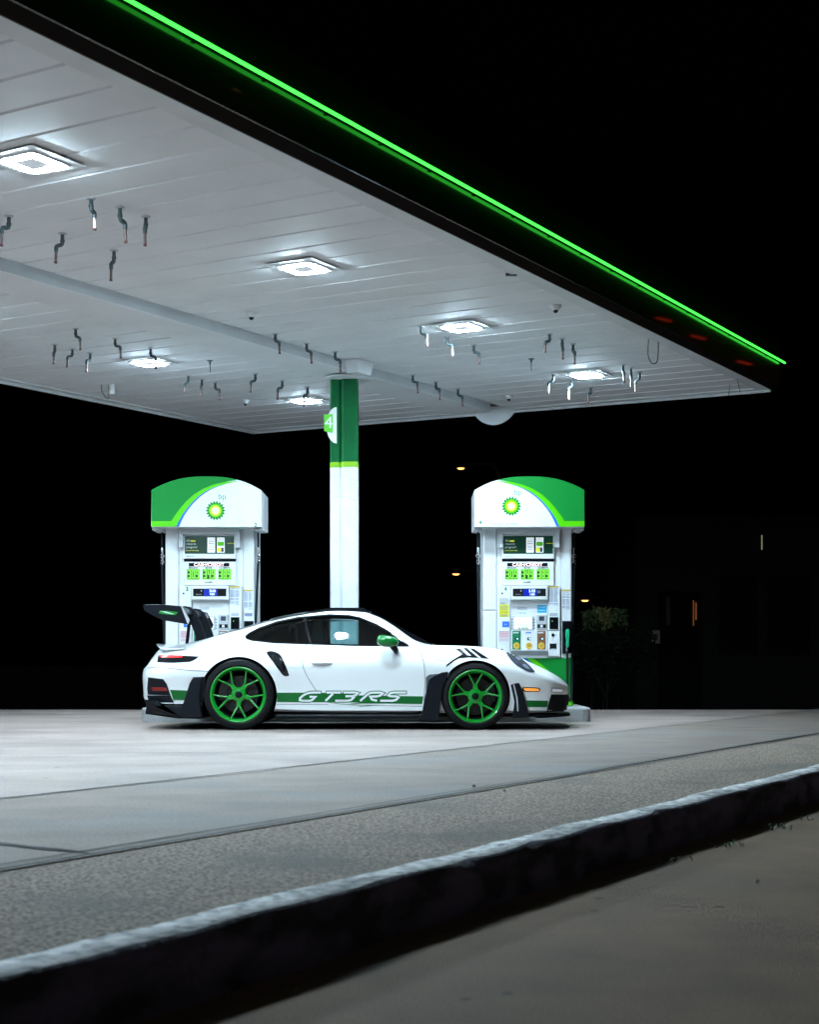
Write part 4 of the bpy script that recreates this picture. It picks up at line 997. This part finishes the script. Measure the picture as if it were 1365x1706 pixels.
# roof in dark weave and windscreen
def topz(x, y):
    loc, n_, _, _ = BV.ray_cast(Vector((x, y, 3)), Vector((0, 0, -1)))
    return loc, n_
def toppatch(name, xs, yf0, yf1, m, off=.004, ny=24, mats=None):
    b = MB(); V = []
    for x in xs:
        for k in range(ny + 1):
            y = yf0(x) + (yf1(x) - yf0(x)) * k / ny; loc, nn = topz(x, y); V.append(loc + nn * off)
    for i in range(len(xs) - 1):
        for k in range(ny): b.add([V[i*(ny+1)+k], V[(i+1)*(ny+1)+k], V[(i+1)*(ny+1)+k+1], V[i*(ny+1)+k+1]], [(0,1,2,3)])
    return b.build(name, m, car, smooth=True)
fr = lambda a, b_, n: [a + (b_ - a) * i / n for i in range(n + 1)]
ws_w = lambda x: interp([(.10, .50), (.3, .535), (.5, .60), (.7, .655), (.80, .64)], x)[1]
toppatch('windscreen', fr(.13, .79, 24), lambda x: -ws_w(x), ws_w, M['gloss_black'], .004)
toppatch('roof_panel', fr(-.95, .125, 30), lambda x: -.47, lambda x: .47, M['carbon'], .012)
toppatch('rear_window', fr(-1.55, -.99, 20), lambda x: -.44, lambda x: .44, M['gloss_black'], .006)
strip('roof_line', [c1(500,281), c1(600,246), c1(700,217), c1(800,190)], .9, M['wheel'], .003)
toppatch('hood_panel', fr(.92, 2.02, 26), lambda x: -.40, lambda x: .40, M['carbon'], .003)
# roof fins
b = MB()
for s_ in (-1, 1):
    for i in range(2):
        y = s_ * (.30 + i * .12); b = MB(); b.prism([(-.55, 1.24), (-.30, 1.285), (.05, 1.285), (.12, 1.24)], y - .006, y + .006); b.build('roof_fin', M['carbon'], car)
# glass
GP = [Vector(p) for p in DLO]
def shrinkpoly(poly, d):
    n = len(poly); o = []
    ar = sum(poly[i][0]*poly[(i+1)%n][1]-poly[(i+1)%n][0]*poly[i][1] for i in range(n)); sg_ = 1 if ar > 0 else -1
    for i in range(n):
        a, b_, c = poly[i-1], poly[i], poly[(i+1) % n]
        e1 = (b_[0]-a[0], b_[1]-a[1]); e2 = (c[0]-b_[0], c[1]-b_[1]); l1 = math.hypot(*e1) or 1; l2 = math.hypot(*e2) or 1
        nx, ny = (-e1[1]/l1 - e2[1]/l2), (e1[0]/l1 + e2[0]/l2); l = math.hypot(nx, ny) or 1; o.append((b_[0] + nx/l*d*sg_, b_[1] + ny/l*d*sg_))
    return o
front_glass = [c1(1042,169), c1(1180,163), c1(1300,167), c2(60,159), c2(150,194), c2(240,244), c2(318,304), c2(160,302), c2(0,299), c1(1190,334), c1(1078,332), c1(1058,250)]
rear_glass = [c1(684,291), c1(702,275), c1(762,243), c1(870,205), c1(1000,179), c1(1022,176), c1(1040,250), c1(1060,330), c1(850,323), c1(720,308), c1(694,301)]
for gpoly, m, nm in ((front_glass, 'glass', 'side_window'), (rear_glass, 'glass_dark', 'side_window')):
    gw = patch(nm, gpoly, M[m], -.010, step=4)
# dark frame round the side glass
L_ = DLO + [DLO[0]]
strip('window_frame', L_, 2.4, M['gloss_black'], .003)
strip('pillar', [c1(1033,168), c1(1048,250), c1(1070,334)], 4.4, M['gloss_black'], .002)
# door with its joint and handle
def seam(l, w=1.0): return strip('door_gap', l, w, M['seam'], .0015)
door_rear = [c1(1045,338), c1(1028,372), c1(1017,420), c1(1024,470), c1(1042,515), c1(1075,570), c1(1110,622), c1(1150,672)]
door_front = [c2(366,308), c2(388,345), c2(401,395), c2(406,440), c2(406,520), c2(402,610)]
dpoly = door_rear + [c2(-100,618)] + [c2(402,612)] + door_front[::-1][1:] + [c2(160,308), c2(0,306), c1(1190,341)]
door = patch('door', dpoly, M['paint'], .0025, step=6)
strip('door_gap', door_rear, .9, M['seam'], .0035, door); strip('door_gap', door_front, .9, M['seam'], .0035, door)
hx, hy = 536, 1105; hp_ = hit(hx, hy); 
b = MB()
for s_ in (1,):
    P0_ = hit(519, 1104.5, .012); P1_ = hit(553, 1104.5, .012)
    b.tube([P0_ - Vector((0,-.012,0)), P0_.lerp(P1_, .12) + Vector((0,-.012,0)), P0_.lerp(P1_, .5) + Vector((0,-.018,0)), P0_.lerp(P1_, .88) + Vector((0,-.012,0)), P1_ + Vector((0,.012,0))], [.008,.013,.016,.013,.008], 12)
both(b, 'door_handle', M['paint'], door, True)
patch('handle_recess', rnd([c1(1078,452), c1(1100,462), c1(1140,468), c1(1180,462), c1(1196,450), c1(1140,446)], 3), M['pump_grey'], .004, door, 2)
# stripe and lettering on the flank
zz_ = 1155
def bl(y): return y
st1 = [c1(868,624), c1(1010,624), c1(1365,626), c2(0,565), c2(200,568), c2(398,571), c2(392,611), c2(200,609), c2(0,610), c1(1365,683), c1(1100,681), c1(868,680)]
stp = patch('side_stripe', st1, M['stripe'], .0045, step=5)
def ribbon(pts, w, ext=0):   # polygon round an open polyline
    L = []; R = []; n = len(pts); P_ = [Vector(p) for p in pts]
    if ext: P_[0] = P_[0] + (P_[0] - P_[1]).normalized() * ext; P_[-1] = P_[-1] + (P_[-1] - P_[-2]).normalized() * ext
    for i in range(n):
        d1 = (P_[i] - P_[max(i-1,0)]); d2 = (P_[min(i+1,n-1)] - P_[i]); d1 = d1.normalized() if d1.length else d2.normalized(); d2 = d2.normalized() if d2.length else d1
        nn = Vector((-(d1.y+d2.y), d1.x+d2.x)); nn.normalize(); c = max(.45, nn.dot(Vector((-d1.y, d1.x))))
        L.append(tuple(P_[i] + nn*w/2/c)); R.append(tuple(P_[i] - nn*w/2/c))
    return L + R[::-1]
# letter strokes, in a 0..1 square each; italic, wide
LET = {
 'G': [[(.92,.94),(.40,.94),(.18,.84),(.06,.62),(.02,.32),(.10,.10),(.30,.02),(.72,.02),(.80,.12),(.84,.46),(.50,.46)]],
 'T': [[(.02,.94),(.98,.94)], [(.52,.80),(.44,.00)]],
 '3': [[(.06,.94),(.70,.94),(.86,.86),(.84,.62),(.70,.53),(.34,.52)], [(.70,.45),(.84,.36),(.82,.12),(.68,.02),(.0,.02)]],
 'R': [[(.06,.0),(.16,.78),(.26,.92),(.74,.94),(.92,.84),(.88,.60),(.74,.50),(.40,.48),(.62,.16),(.96,.02)]],
 'S': [[(.98,.94),(.34,.94),(.18,.84),(.18,.62),(.32,.53),(.68,.50),(.80,.40),(.78,.12),(.64,.02),(.0,.02)]]}
def letter(ch, x0, x1, yb, yt, sl=13):
    res_ = []
    for st in LET[ch]:
        P_ = []
        for q, (x, y) in enumerate(st): P_.append((x0 + (x1 - x0) * x + sl * (y - .5), yb + (yt - yb) * y))
        res_.append(P_)
    return res_
lay = [('G', 502, 531), ('T', 538, 563), ('3', 565, 596), ('R', 605, 636), ('S', 640, 672)]
gm = MB(); wm_ = MB()
def add_poly(b, poly, off):
    P_ = dens(poly, 1.6); n = len(P_)
    r = delaunay_2d_cdt([Vector(p) for p in P_], [(i, (i+1) % n) for i in range(n)], [list(range(n))], 1, 1e-6)
    V = [hit(p[0], p[1], off) for p in r[0]]; b.add(V, r[2])
for li, (ch, x0, x1) in enumerate(lay):
    for k_, st in enumerate(letter(ch, x0, x1, 1167.5, 1152.5)):
        add_poly(gm, ribbon(st, 6.2, 1.2), .0062 + .0003 * k_); add_poly(wm_, ribbon(st, 3.5, 0), .0074 + .0003 * k_)
gm.build('letter_outline', M['stripe'], car); wm_.build('lettering', M['decal_white'], car)
strip('stripe_line', [c1(1110,640), c1(1165,680), c1(1250,692), c1(1365,698), c2(60,624), c2(150,618)], .8, M['stripe'], .004, mirror=False)
# rear stripe piece and bumper parts
patch('stripe_piece', [c1(228,607), c1(334,611), c1(316,668), c1(248,666)], M['stripe'], .0045, step=4)
patch('stripe_piece', [c2(940,592), c2(1058,594), c2(1052,628), c2(950,626)], M['stripe'], .0045, step=4)
patch('tail_lamp_housing', [c1(158,402), c1(240,401), c1(402,409), c1(376,428), c1(350,440), c1(250,446), c1(152,443)], M['gloss_black'], .004, step=3)
patch('tail_light', [c1(163,402), c1(200,401), c1(300,404), c1(303,416), c1(200,416), c1(166,412)], M['red_lit'], .007, step=2)
strip('bumper_crease', [c1(94,478), c1(150,470), c1(250,482), c1(350,492), c1(462,497)], 1.2, M['seam'], .001)
patch('rear_intake', [c1(98,532), c1(188,543), c1(208,570), c1(232,640), c1(96,636), c1(92,600)], M['trim'], .004, step=3)
patch('rear_reflector', [c1(120,590), c1(205,592), c1(214,614), c1(124,612)], M['red_dark'], .007, step=3)
patch('rear_guard', [c1(232,640), c1(256,692), c1(304,697), c1(346,566), c1(366,531), c1(440,528), c1(430,640), c1(420,770), c1(330,772), c1(120,720), c1(90,640)], M['trim'], .004, step=4)
for s_ in (-1, 1):
    b = MB(); b.prism([((c1(*p)[0] - CXP) * 15.17 / F - XC, CH + (YH - c1(*p)[1]) * 15.17 / F) for p in ((306,692),(346,566),(366,531),(428,528),(416,590),(408,650),(412,710),(424,772),(296,772))], s_ * .80, s_ * .958); bevel(b.build('rear_wheel_guard', M['trim'], car), .018, 3)
# diffuser body below the bumper
def px2(px, py, dpt): return ((px - CXP) * dpt / F - XC, CH + (YH - py) * dpt / F)
b = MB(); prf = [px2(246, 1164, 15.5), px2(249, 1173, 15.5), px2(257.6, 1186, 15.5), px2(306, 1195.5, 15.4), px2(338, 1197, 15.3), px2(338, 1176, 15.3), px2(262, 1174, 15.3)]
for y0, y1, s0, s1 in ((-.90, -.80, .16, .0), (-.80, .80, 0, 0), (.80, .90, 0, .16)):
    n_ = len(prf); A_ = [(p[0] + (s0 if i < 3 else 0), y0, p[1]) for i, p in enumerate(prf)]; B_ = [(p[0] + (s1 if i < 3 else 0), y1, p[1]) for i, p in enumerate(prf)]
    b.add(A_ + B_, [tuple(range(n_)), tuple(reversed(range(n_, 2*n_)))] + [(i, i+n_, (i+1) % n_ + n_, (i+1) % n_) for i in range(n_)])
bevel(b.build('diffuser', M['trim'], car), .012)
b = MB()
for y in (-.5, -.25, 0, .25, .5): b = MB(); b.prism([(-2.27, .15), (-1.9, .10), (-1.9, .14), (-2.25, .3)], y - .008, y + .008); b.build('diffuser_fin', M['trim'], car)
# exhaust pipes
b = MB()
for y in (-.08, .08): b.lathe([(.045, 0), (.052, 0), (.052, .12), (.045, .12)], 'z', 20, closed=True, c=(0, 0, 0))
for y in (-.08, .08):
    ex = MB(); n_ = 20; ex.add([(-2.33, y + .05*cos(2*pi*k/n_), .30 + .05*sin(2*pi*k/n_)) for k in range(n_)] + [(-2.2, y + .05*cos(2*pi*k/n_), .30 + .05*sin(2*pi*k/n_)) for k in range(n_)], [(k, (k+1) % n_, (k+1) % n_ + n_, k + n_) for k in range(n_)]); ex.build('exhaust_pipe', M['chrome'], car, smooth=True)
# sills
b = MB(); b.rbox(-.86, .80, -.878, .878, .116, .162, .012); bevel(b.build('side_skirt', M['trim'], car), .012)
b = MB(); b.box(-2.0, 2.1, -.62, .62, .125, .30); b.build('underbody', M['matte_black'], car)
strip('skirt_line', [c1(866,694), c1(1365,697), c2(0,616), c2(392,624)], .7, M['seam'], .001)
# guards around the front wheel
gv = [c2(426,484), c2(452,462), c2(498,444), c2(530,440), c2(524,470), c2(506,520), c2(490,600), c2(480,700), c2(376,702), c2(374,690), c2(392,655), c2(402,600)]
for s_ in (-1, 1):
    b = MB(); P_ = [px2(p[0], p[1], 15.16) for p in gv]; b.prism(P_, s_ * .945, s_ * .84); bevel(b.build('front_wheel_guard', M['trim'], car), .008)
P_ = [px2(*c2(*p), 15.2) for p in ((855,496), (905,499), (925,545), (962,682), (872,687), (880,600), (868,540))]
for s_ in (-1, 1): b = MB(); b.prism(P_, s_ * .915, s_ * .80); bevel(b.build('bumper_side_guard', M['trim'], car), .006)
P_ = [px2(*c2(*p), 15.17) for p in ((874,508), (880,508), (898,580), (902,650), (896,650), (890,580))]
for s_ in (-1, 1): b = MB(); b.prism(P_, s_ * .925, s_ * .914); b.build('guard_edge', M['pump_grey'], car)
patch('guard_vent', [c2(412,470), c2(430,456), c2(540,446), c2(530,470), c2(440,486), c2(424,520), c2(412,560)], M['seam'], .0022, step=3)
# front bumper openings
patch('front_intake', [c2(1074,560), c2(1172,562), c2(1172,600), c2(1160,668), c2(1046,664), c2(1062,600)], M['matte_black'], .005, step=3)
patch('marker_lamp', rnd([c2(930,530), c2(936,526), c2(1000,529), c2(1009,535), c2(1003,542), c2(940,541)], 3), M['amber'], .008, step=2)
patch('marker_surround', rnd([c2(924,524), c2(960,522), c2(1008,525), c2(1016,535), c2(1008,546), c2(960,546), c2(928,544)], 3), M['trim'], .004, step=2)
patch('day_lamp', [c2(1080,532), c2(1126,534), c2(1132,540), c2(1126,546), c2(1078,544)], M['drl'], .010, step=2)
patch('day_lamp_recess', [c2(1072,520), c2(1140,530), c2(1146,545), c2(1136,552), c2(1070,550)], M['pump_grey'], .004, step=2)
b = MB(); V0 = []
n_ = 28
for i in range(n_ + 1):
    t = -1 + 2 * i / n_; y = .90 * t; xf = 2.295 - .42 * abs(t) ** 3.2; V0.append((xf, y))
pl = [(1.86, -.90)] + V0 + [(1.86, .90)]; k = len(pl)
b.add([(x, y, .122 + .012 * (x - 1.86)) for x, y in pl] + [(x - .01, y, .150 + .012 * (x - 1.86)) for x, y in pl], [tuple(range(k)), tuple(reversed(range(k, 2*k)))] + [(i, (i+1) % k, (i+1) % k + k, i + k) for i in range(k)])
b.build('front_splitter', M['trim'], car)
# headlights
hlp = rnd([c2(836,338), c2(872,347), c2(935,388), c2(980,432), c2(986,444), c2(958,444), c2(915,424), c2(878,398), c2(852,368)], 3)
hl = patch('headlight', hlp, M['lens'], .006, step=2.5)
patch('lamp_element', rnd([c2(884,364), c2(902,368), c2(916,380), c2(902,382), c2(890,374)], 3), M['drl_in'], .009, hl, 2)
patch('lamp_element', rnd([c2(922,406), c2(936,405), c2(952,419), c2(958,429), c2(945,427), c2(930,417)], 3), M['drl_in'], .009, hl, 2)
# fender louvres, fuel cap, side air intake
sw = [c2(566,320), c2(592,318), c2(628,352), c2(596,366), c2(562,384), c2(520,416), c2(522,404), c2(548,384), c2(590,358), c2(606,350)]
patch('fender_louvre', sw, M['gloss_black'], .004, step=3)
patch('fender_louvre', [c2(608,317), c2(628,317), c2(690,368), c2(660,366)], M['gloss_black'], .005, step=3)
patch('fender_louvre', [c2(642,318), c2(664,320), c2(746,374), c2(706,370)], M['gloss_black'], .005, step=3)
patch('fender_louvre', [c2(600,350), c2(640,356), c2(706,370), c2(640,366), c2(590,370)], M['gloss_black'], .0045, step=3)
cap = [(741.3 + 16.5 * cos(2*pi*k/28), 1092.5 + 8.8 * sin(2*pi*k/28)) for k in range(28)]
strip('fuel_cap_joint', cap + [cap[0]], .6, M['seam'], .002)
ip = rnd([c1(806,386), c1(814,378), c1(846,378), c1(884,396), c1(905,428), c1(938,512), c1(936,523), c1(908,522), c1(880,490), c1(850,448), c1(818,408)], 4)
patch('side_intake', ip, M['gloss_black'], .003, step=2.5)
ip2 = rnd([c1(830,398), c1(862,400), c1(884,426), c1(912,500), c1(890,490), c1(862,450)], 3)
patch('intake_mouth', ip2, M['matte_black'], .006, step=2.5)
# rear lip
b = MB(); V = []
prl = [(-2.175, .905), (-2.16, .885), (-2.10, .868), (-1.9, .884), (-1.88, .896), (-2.05, .892)]
n_ = 24
for i in range(n_ + 1):
    t = -1 + 2*i/n_; y = .80 * t; sx = .10 * abs(t) ** 3
    dzz = -.045 * abs(t) ** 3
    V += [(p[0] + sx, y, p[1] + dzz) for p in prl]
k = len(prl)
b.add(V, [(i*k+q, i*k+(q+1) % k, (i+1)*k+(q+1) % k, (i+1)*k+q) for i in range(n_) for q in range(k)] + [tuple(range(k)), tuple(range(n_*k, (n_+1)*k))])
b.build('rear_lip', M['paint'], car, smooth=True)
# rear wing
wg = MB()
def blade(b, y0, y1, P_): b.prism(P_, y0, y1)
W1 = [px2(*c1(*p), 15.3) for p in ((74,118),(74,98),(180,98),(290,110),(318,122),(330,150),(250,158),(150,150))]
blade(wg, -.86, .86, W1); wing = wg.build('rear_wing', M['carbon'], car)
EP = [px2(*c1(*p), 15.18) for p in ((72,97),(180,96),(288,106),(304,112),(326,150),(346,192),(336,216),(250,202),(180,190),(120,160),(72,131))]
b = MB(); b.prism(EP, .905, .925); bevel(b.build('end_plate', M['trim'], wing), .004)
b = MB(); b.prism(EP, -.925, -.905); ep = bevel(b.build('end_plate', M['trim'], wing), .004)
mk = MB()
for poly, y in (([(160,150),(168,136),(205,134),(250,140),(276,142),(262,158),(215,158)], -.9265),):
    mk.flat([px2(*c1(*p), 15.18) for p in poly], y)
mk.build('wing_mark', M['wheel'], ep)
mk = MB(); mk.flat([px2(*c1(*p), 15.18) for p in ((165,134),(205,140),(250,153),(246,156),(200,146))], -.928); mk.build('wing_mark_line', M['decal_white'], ep)
b = MB(); b.prism([px2(*c1(*p), 15.18) for p in ((296,112),(304,112),(347,192),(338,214),(332,206))], -.945, -.9265); b.build('plate_lip', M['pump_grey'], ep)
SN = [(288,112),(318,106),(352,112),(378,132),(400,175),(440,288),(440,310),(392,316),(388,300),(352,208),(338,170),(320,150),(300,150)]
for y in (-.36, .36):
    b = MB(); b.prism([px2(*c1(*p), 15.75) for p in SN], y - .014, y + .014)
    b.prism([px2(*c1(*p), 15.75) for p in ((335,180),(352,180),(352,215),(338,345),(318,345),(332,230))], y - .012, y + .012)
    bevel(b.build('wing_strut', M['trim'], wing), .006)
# mirrors
for s_ in (-1,):
    b = MB(); mx, mz = px2(646, 1068, 15.05)
    prof_ = []
    U_, V_ = 20, 14; VV = []
    for i in range(U_ + 1):
        t = -1 + 2*i/U_; r = max(0, 1 - abs(t) ** 2.6) ** .5 * (1 - .12 * t)
        for k_ in range(V_):
            a = 2*pi*k_/V_; VV.append((mx + t * .118, -.985 + .085 * r * cos(a), mz - .012 * t + .064 * r * sin(a) - .012*(1 - t*t)*0))
    Fm = [(i*V_+k_, i*V_+(k_+1) % V_, (i+1)*V_+(k_+1) % V_, (i+1)*V_+k_) for i in range(U_) for k_ in range(V_)]
    b.add(VV, Fm); mo = both(b, 'wing_mirror', M['mirror'], None, True)
    b = MB()
    a0 = Vector(px2(655, 1080, 15.05)); 
    for sy in (-1,):
        b.tube([(a0[0] - .01, sy*.975, a0[1] + .03), (a0[0] + .025, sy*.955, a0[1] - .01), (a0[0] + .03, sy*.90, a0[1] - .035), (a0[0] + .03, sy*.84, a0[1] - .03)], [.034, .032, .026, .03], 12)
    both(b, 'mirror_foot', M['trim'], mo, True)
# cabin
for y in (-.36, .36):
    b = MB(); b.prism([(-.62, .80), (-.52, 1.02), (-.50, 1.13), (-.44, 1.165), (-.38, 1.14), (-.36, 1.05), (-.34, .80)], y - .13, y + .13); bevel(b.build('seat_back', M['seat'], car), .03, 3)
b = MB(); n_ = 28; pts = [Vector((.30 + .05 * sin(2*pi*k/n_), -.36 * -1 + .17 * cos(2*pi*k/n_), .90 + .165 * sin(2*pi*k/n_))) for k in range(n_ + 1)]; b.tube(pts, .014, 8, caps=False); b.build('steering_wheel', M['trim'], car, smooth=True)
b = MB(); b.prism([(.30, .80), (.36, .93), (.62, .90), (.62, .80)], -.66, .66); b.build('dashboard', M['seat'], car)
b = MB(); b.tube([(-.74, -.5, .80), (-.74, -.47, 1.10), (-.74, .47, 1.10), (-.74, .5, .80)], .02, 8); b.build('roll_bar', M['trim'], car, smooth=True)

# wheels
def make_wheel(ax, R, Wd, ro, rot):
    for sy in (-1, 1):
        t = bpy.data.objects.new('wheel', None); COL.objects.link(t); t.parent = car; t.location = (ax, sy * (.955 if ax < 0 else .945), R); t.rotation_euler = (0, 0, 0 if sy < 0 else pi); t.empty_display_size = .1
        b = MB()   # y = 0 outer face, inward +y
        b.lathe([(ro - .012, .02), (ro, .006), (ro + .02, -.004), (R - .045, -.002), (R - .018, .010), (R - .004, .030), (R, .06), (R, Wd - .06), (R - .02, Wd - .01), (ro, Wd), (ro - .012, Wd - .02)], 'y', 96); b.build('tyre', M['tyre'], t, smooth=True, sharp=30)
        b = MB(); b.lathe([(ro - .002, .012), (ro + .002, .004), (ro - .006, .0), (ro - .016, .004), (ro - .027, .020), (ro - .034, .032), (ro - .036, .045)], 'y', 96)
        for k in range(5):
            a0 = rot + k * 2*pi/5; hub = .062; node = .125
            def pt(r, a): return Vector((r * cos(a), 0, r * sin(a)))
            def bar(p, q, w0, w1, y0, y1, dp):
                d = (q - p).normalized(); n_ = Vector((-d.z, 0, d.x))
                A_ = [p + n_*w0/2, p - n_*w0/2]; B_ = [q + n_*w1/2, q - n_*w1/2]; c0 = p + Vector((0,0,0)); 
                Vv = [A_[0] + Vector((0,y0+.006,0)), p + Vector((0,y0,0)), A_[1] + Vector((0,y0+.006,0)), A_[1]*1 + Vector((0,y0+dp,0)), A_[0] + Vector((0,y0+dp,0)),
                      B_[0] + Vector((0,y1+.004,0)), q + Vector((0,y1,0)), B_[1] + Vector((0,y1+.004,0)), B_[1] + Vector((0,y1+dp,0)), B_[0] + Vector((0,y1+dp,0))]
                b.add(Vv, [(0,1,6,5),(1,2,7,6),(2,3,8,7),(3,4,9,8),(4,0,5,9),(0,4,3,2,1),(5,6,7,8,9)])
            bar(pt(hub - .02, a0), pt(node, a0), .056, .040, .055, .050, .04)
            for s_ in (-1, 1): bar(pt(node - .012, a0 + s_*.04), pt(ro - .018, a0 + s_ * pi/10), .021, .014, .052, .016, .032)
        b.lathe([(.036, .046), (.070, .052), (.078, .062), (.078, .11), (.03, .11)], 'y', 40)
        b.build('rim', M['wheel'], t, smooth=True, sharp=28)
        b = MB(); b.lathe([(ro - .0365, .0455), (ro - .045, .10), (ro - .05, Wd - .03), (ro - .002, Wd - .02)], 'y', 64); b.build('barrel', M['matte_black'], t, smooth=True)
        b = MB(); b.lathe([(0, .020), (.020, .020), (.024, .030), (.034, .034), (.037, .050), (.037, .07)], 'y', 24); b.build('centre_nut', M['trim'], t, smooth=True)
        b = MB(); b.lathe([(.07, .125), (.195, .125), (.195, .155), (.07, .155)], 'y', 64, closed=True)
        for k in range(40):
            pass
        b.build('brake_disc', M['disc'], t, smooth=True, sharp=30)
        b = MB()
        for k in range(36):
            a = 2*pi*k/36; r = .11 + .03 * (k % 3); b.lathe([(0, .1235), (.006, .1235), (.006, .1245)], 'y', 8, c=(r*cos(a), 0, r*sin(a)))
        b.build('disc_holes', M['matte_black'], t)
        cp = []
        for k in range(9):
            a = (.2 if ax > 0 else pi - .2) - .5 + k * .125; cp.append((.215*cos(a), .215*sin(a)))
        for k in range(8, -1, -1):
            a = (.2 if ax > 0 else pi - .2) - .5 + k * .125; cp.append((.135*cos(a), .135*sin(a)))
        b = MB(); b.prism(cp, .095, .18); b.build('brake_caliper', M['caliper'], t)
        if True:
            b = MB()
            n_ = 64; L = [(R + .01, .28), (R - .12, .30)]
            b.lathe([(0, .26), (R - .05, .26), (R - .05, .27), (0, .27)], 'y', 48); b.build('inner_cover', M['matte_black'], t)
make_wheel(AXR, .366, .33, .288, radians(270))
make_wheel(AXF, .349, .27, .276, radians(90))

# unseen traffic signal and lamp, added and stretched to give the fascia its reflections
ts = thing('traffic_light', 'traffic light on a mast arm added for fascia reflections, outside the photo at right', 'traffic light', (33, 33, -1.62))
b = MB(); b.tube([(0, 0, 0), (0, 0, 13.6)], [.16, .10], 12); b.tube([(0, 0, 11.2), (-7.0, -.5, 11.3), (-6.6, 5.3, 11.2)], [.08, .06, .05], 8); b.build('mast', M['pole'], ts, smooth=True)
for x, y, z in ((-7.2, -.4, 10.4), (-6.9, 1.2, 10.2), (-6.8, 3.2, 9.8), (-6.6, 5.2, 9.4)):
    b = MB(); b.box(x - .15, x + .15, y - .17, y + .17, z - .5, z + .5); b.box(x - .02, x + .02, y - .02, y + .02, z + .49, 11.2); hd = b.build('signal_head', M['trim'], ts)
    b = MB(); b.box(x - .17, x - .155, y - .28, y + .28, z + .20, z + .27); b.build('red_lens', M['signal_red'], hd)
t2 = thing('street_lamp', 'street lamp added for fascia reflections, outside the photo at right', 'street lamp', (29, 19, -1.62))
b = MB(); b.tube([(0,0,0), (0,0,13.4), (-2, 0, 14.0)], [.14,.09,.06], 10); b.build('pole', M['pole'], t2, smooth=True)
b = MB(); b.box(-4.1, -2, -.12, .12, 13.92, 14.06); b.build('lamp_head', M['pole'], t2)
b = MB(); b.box(-3.9, -2.2, -.09, .09, 13.85, 13.915); b.build('lamp_bulb', M['signal_amber'], t2)
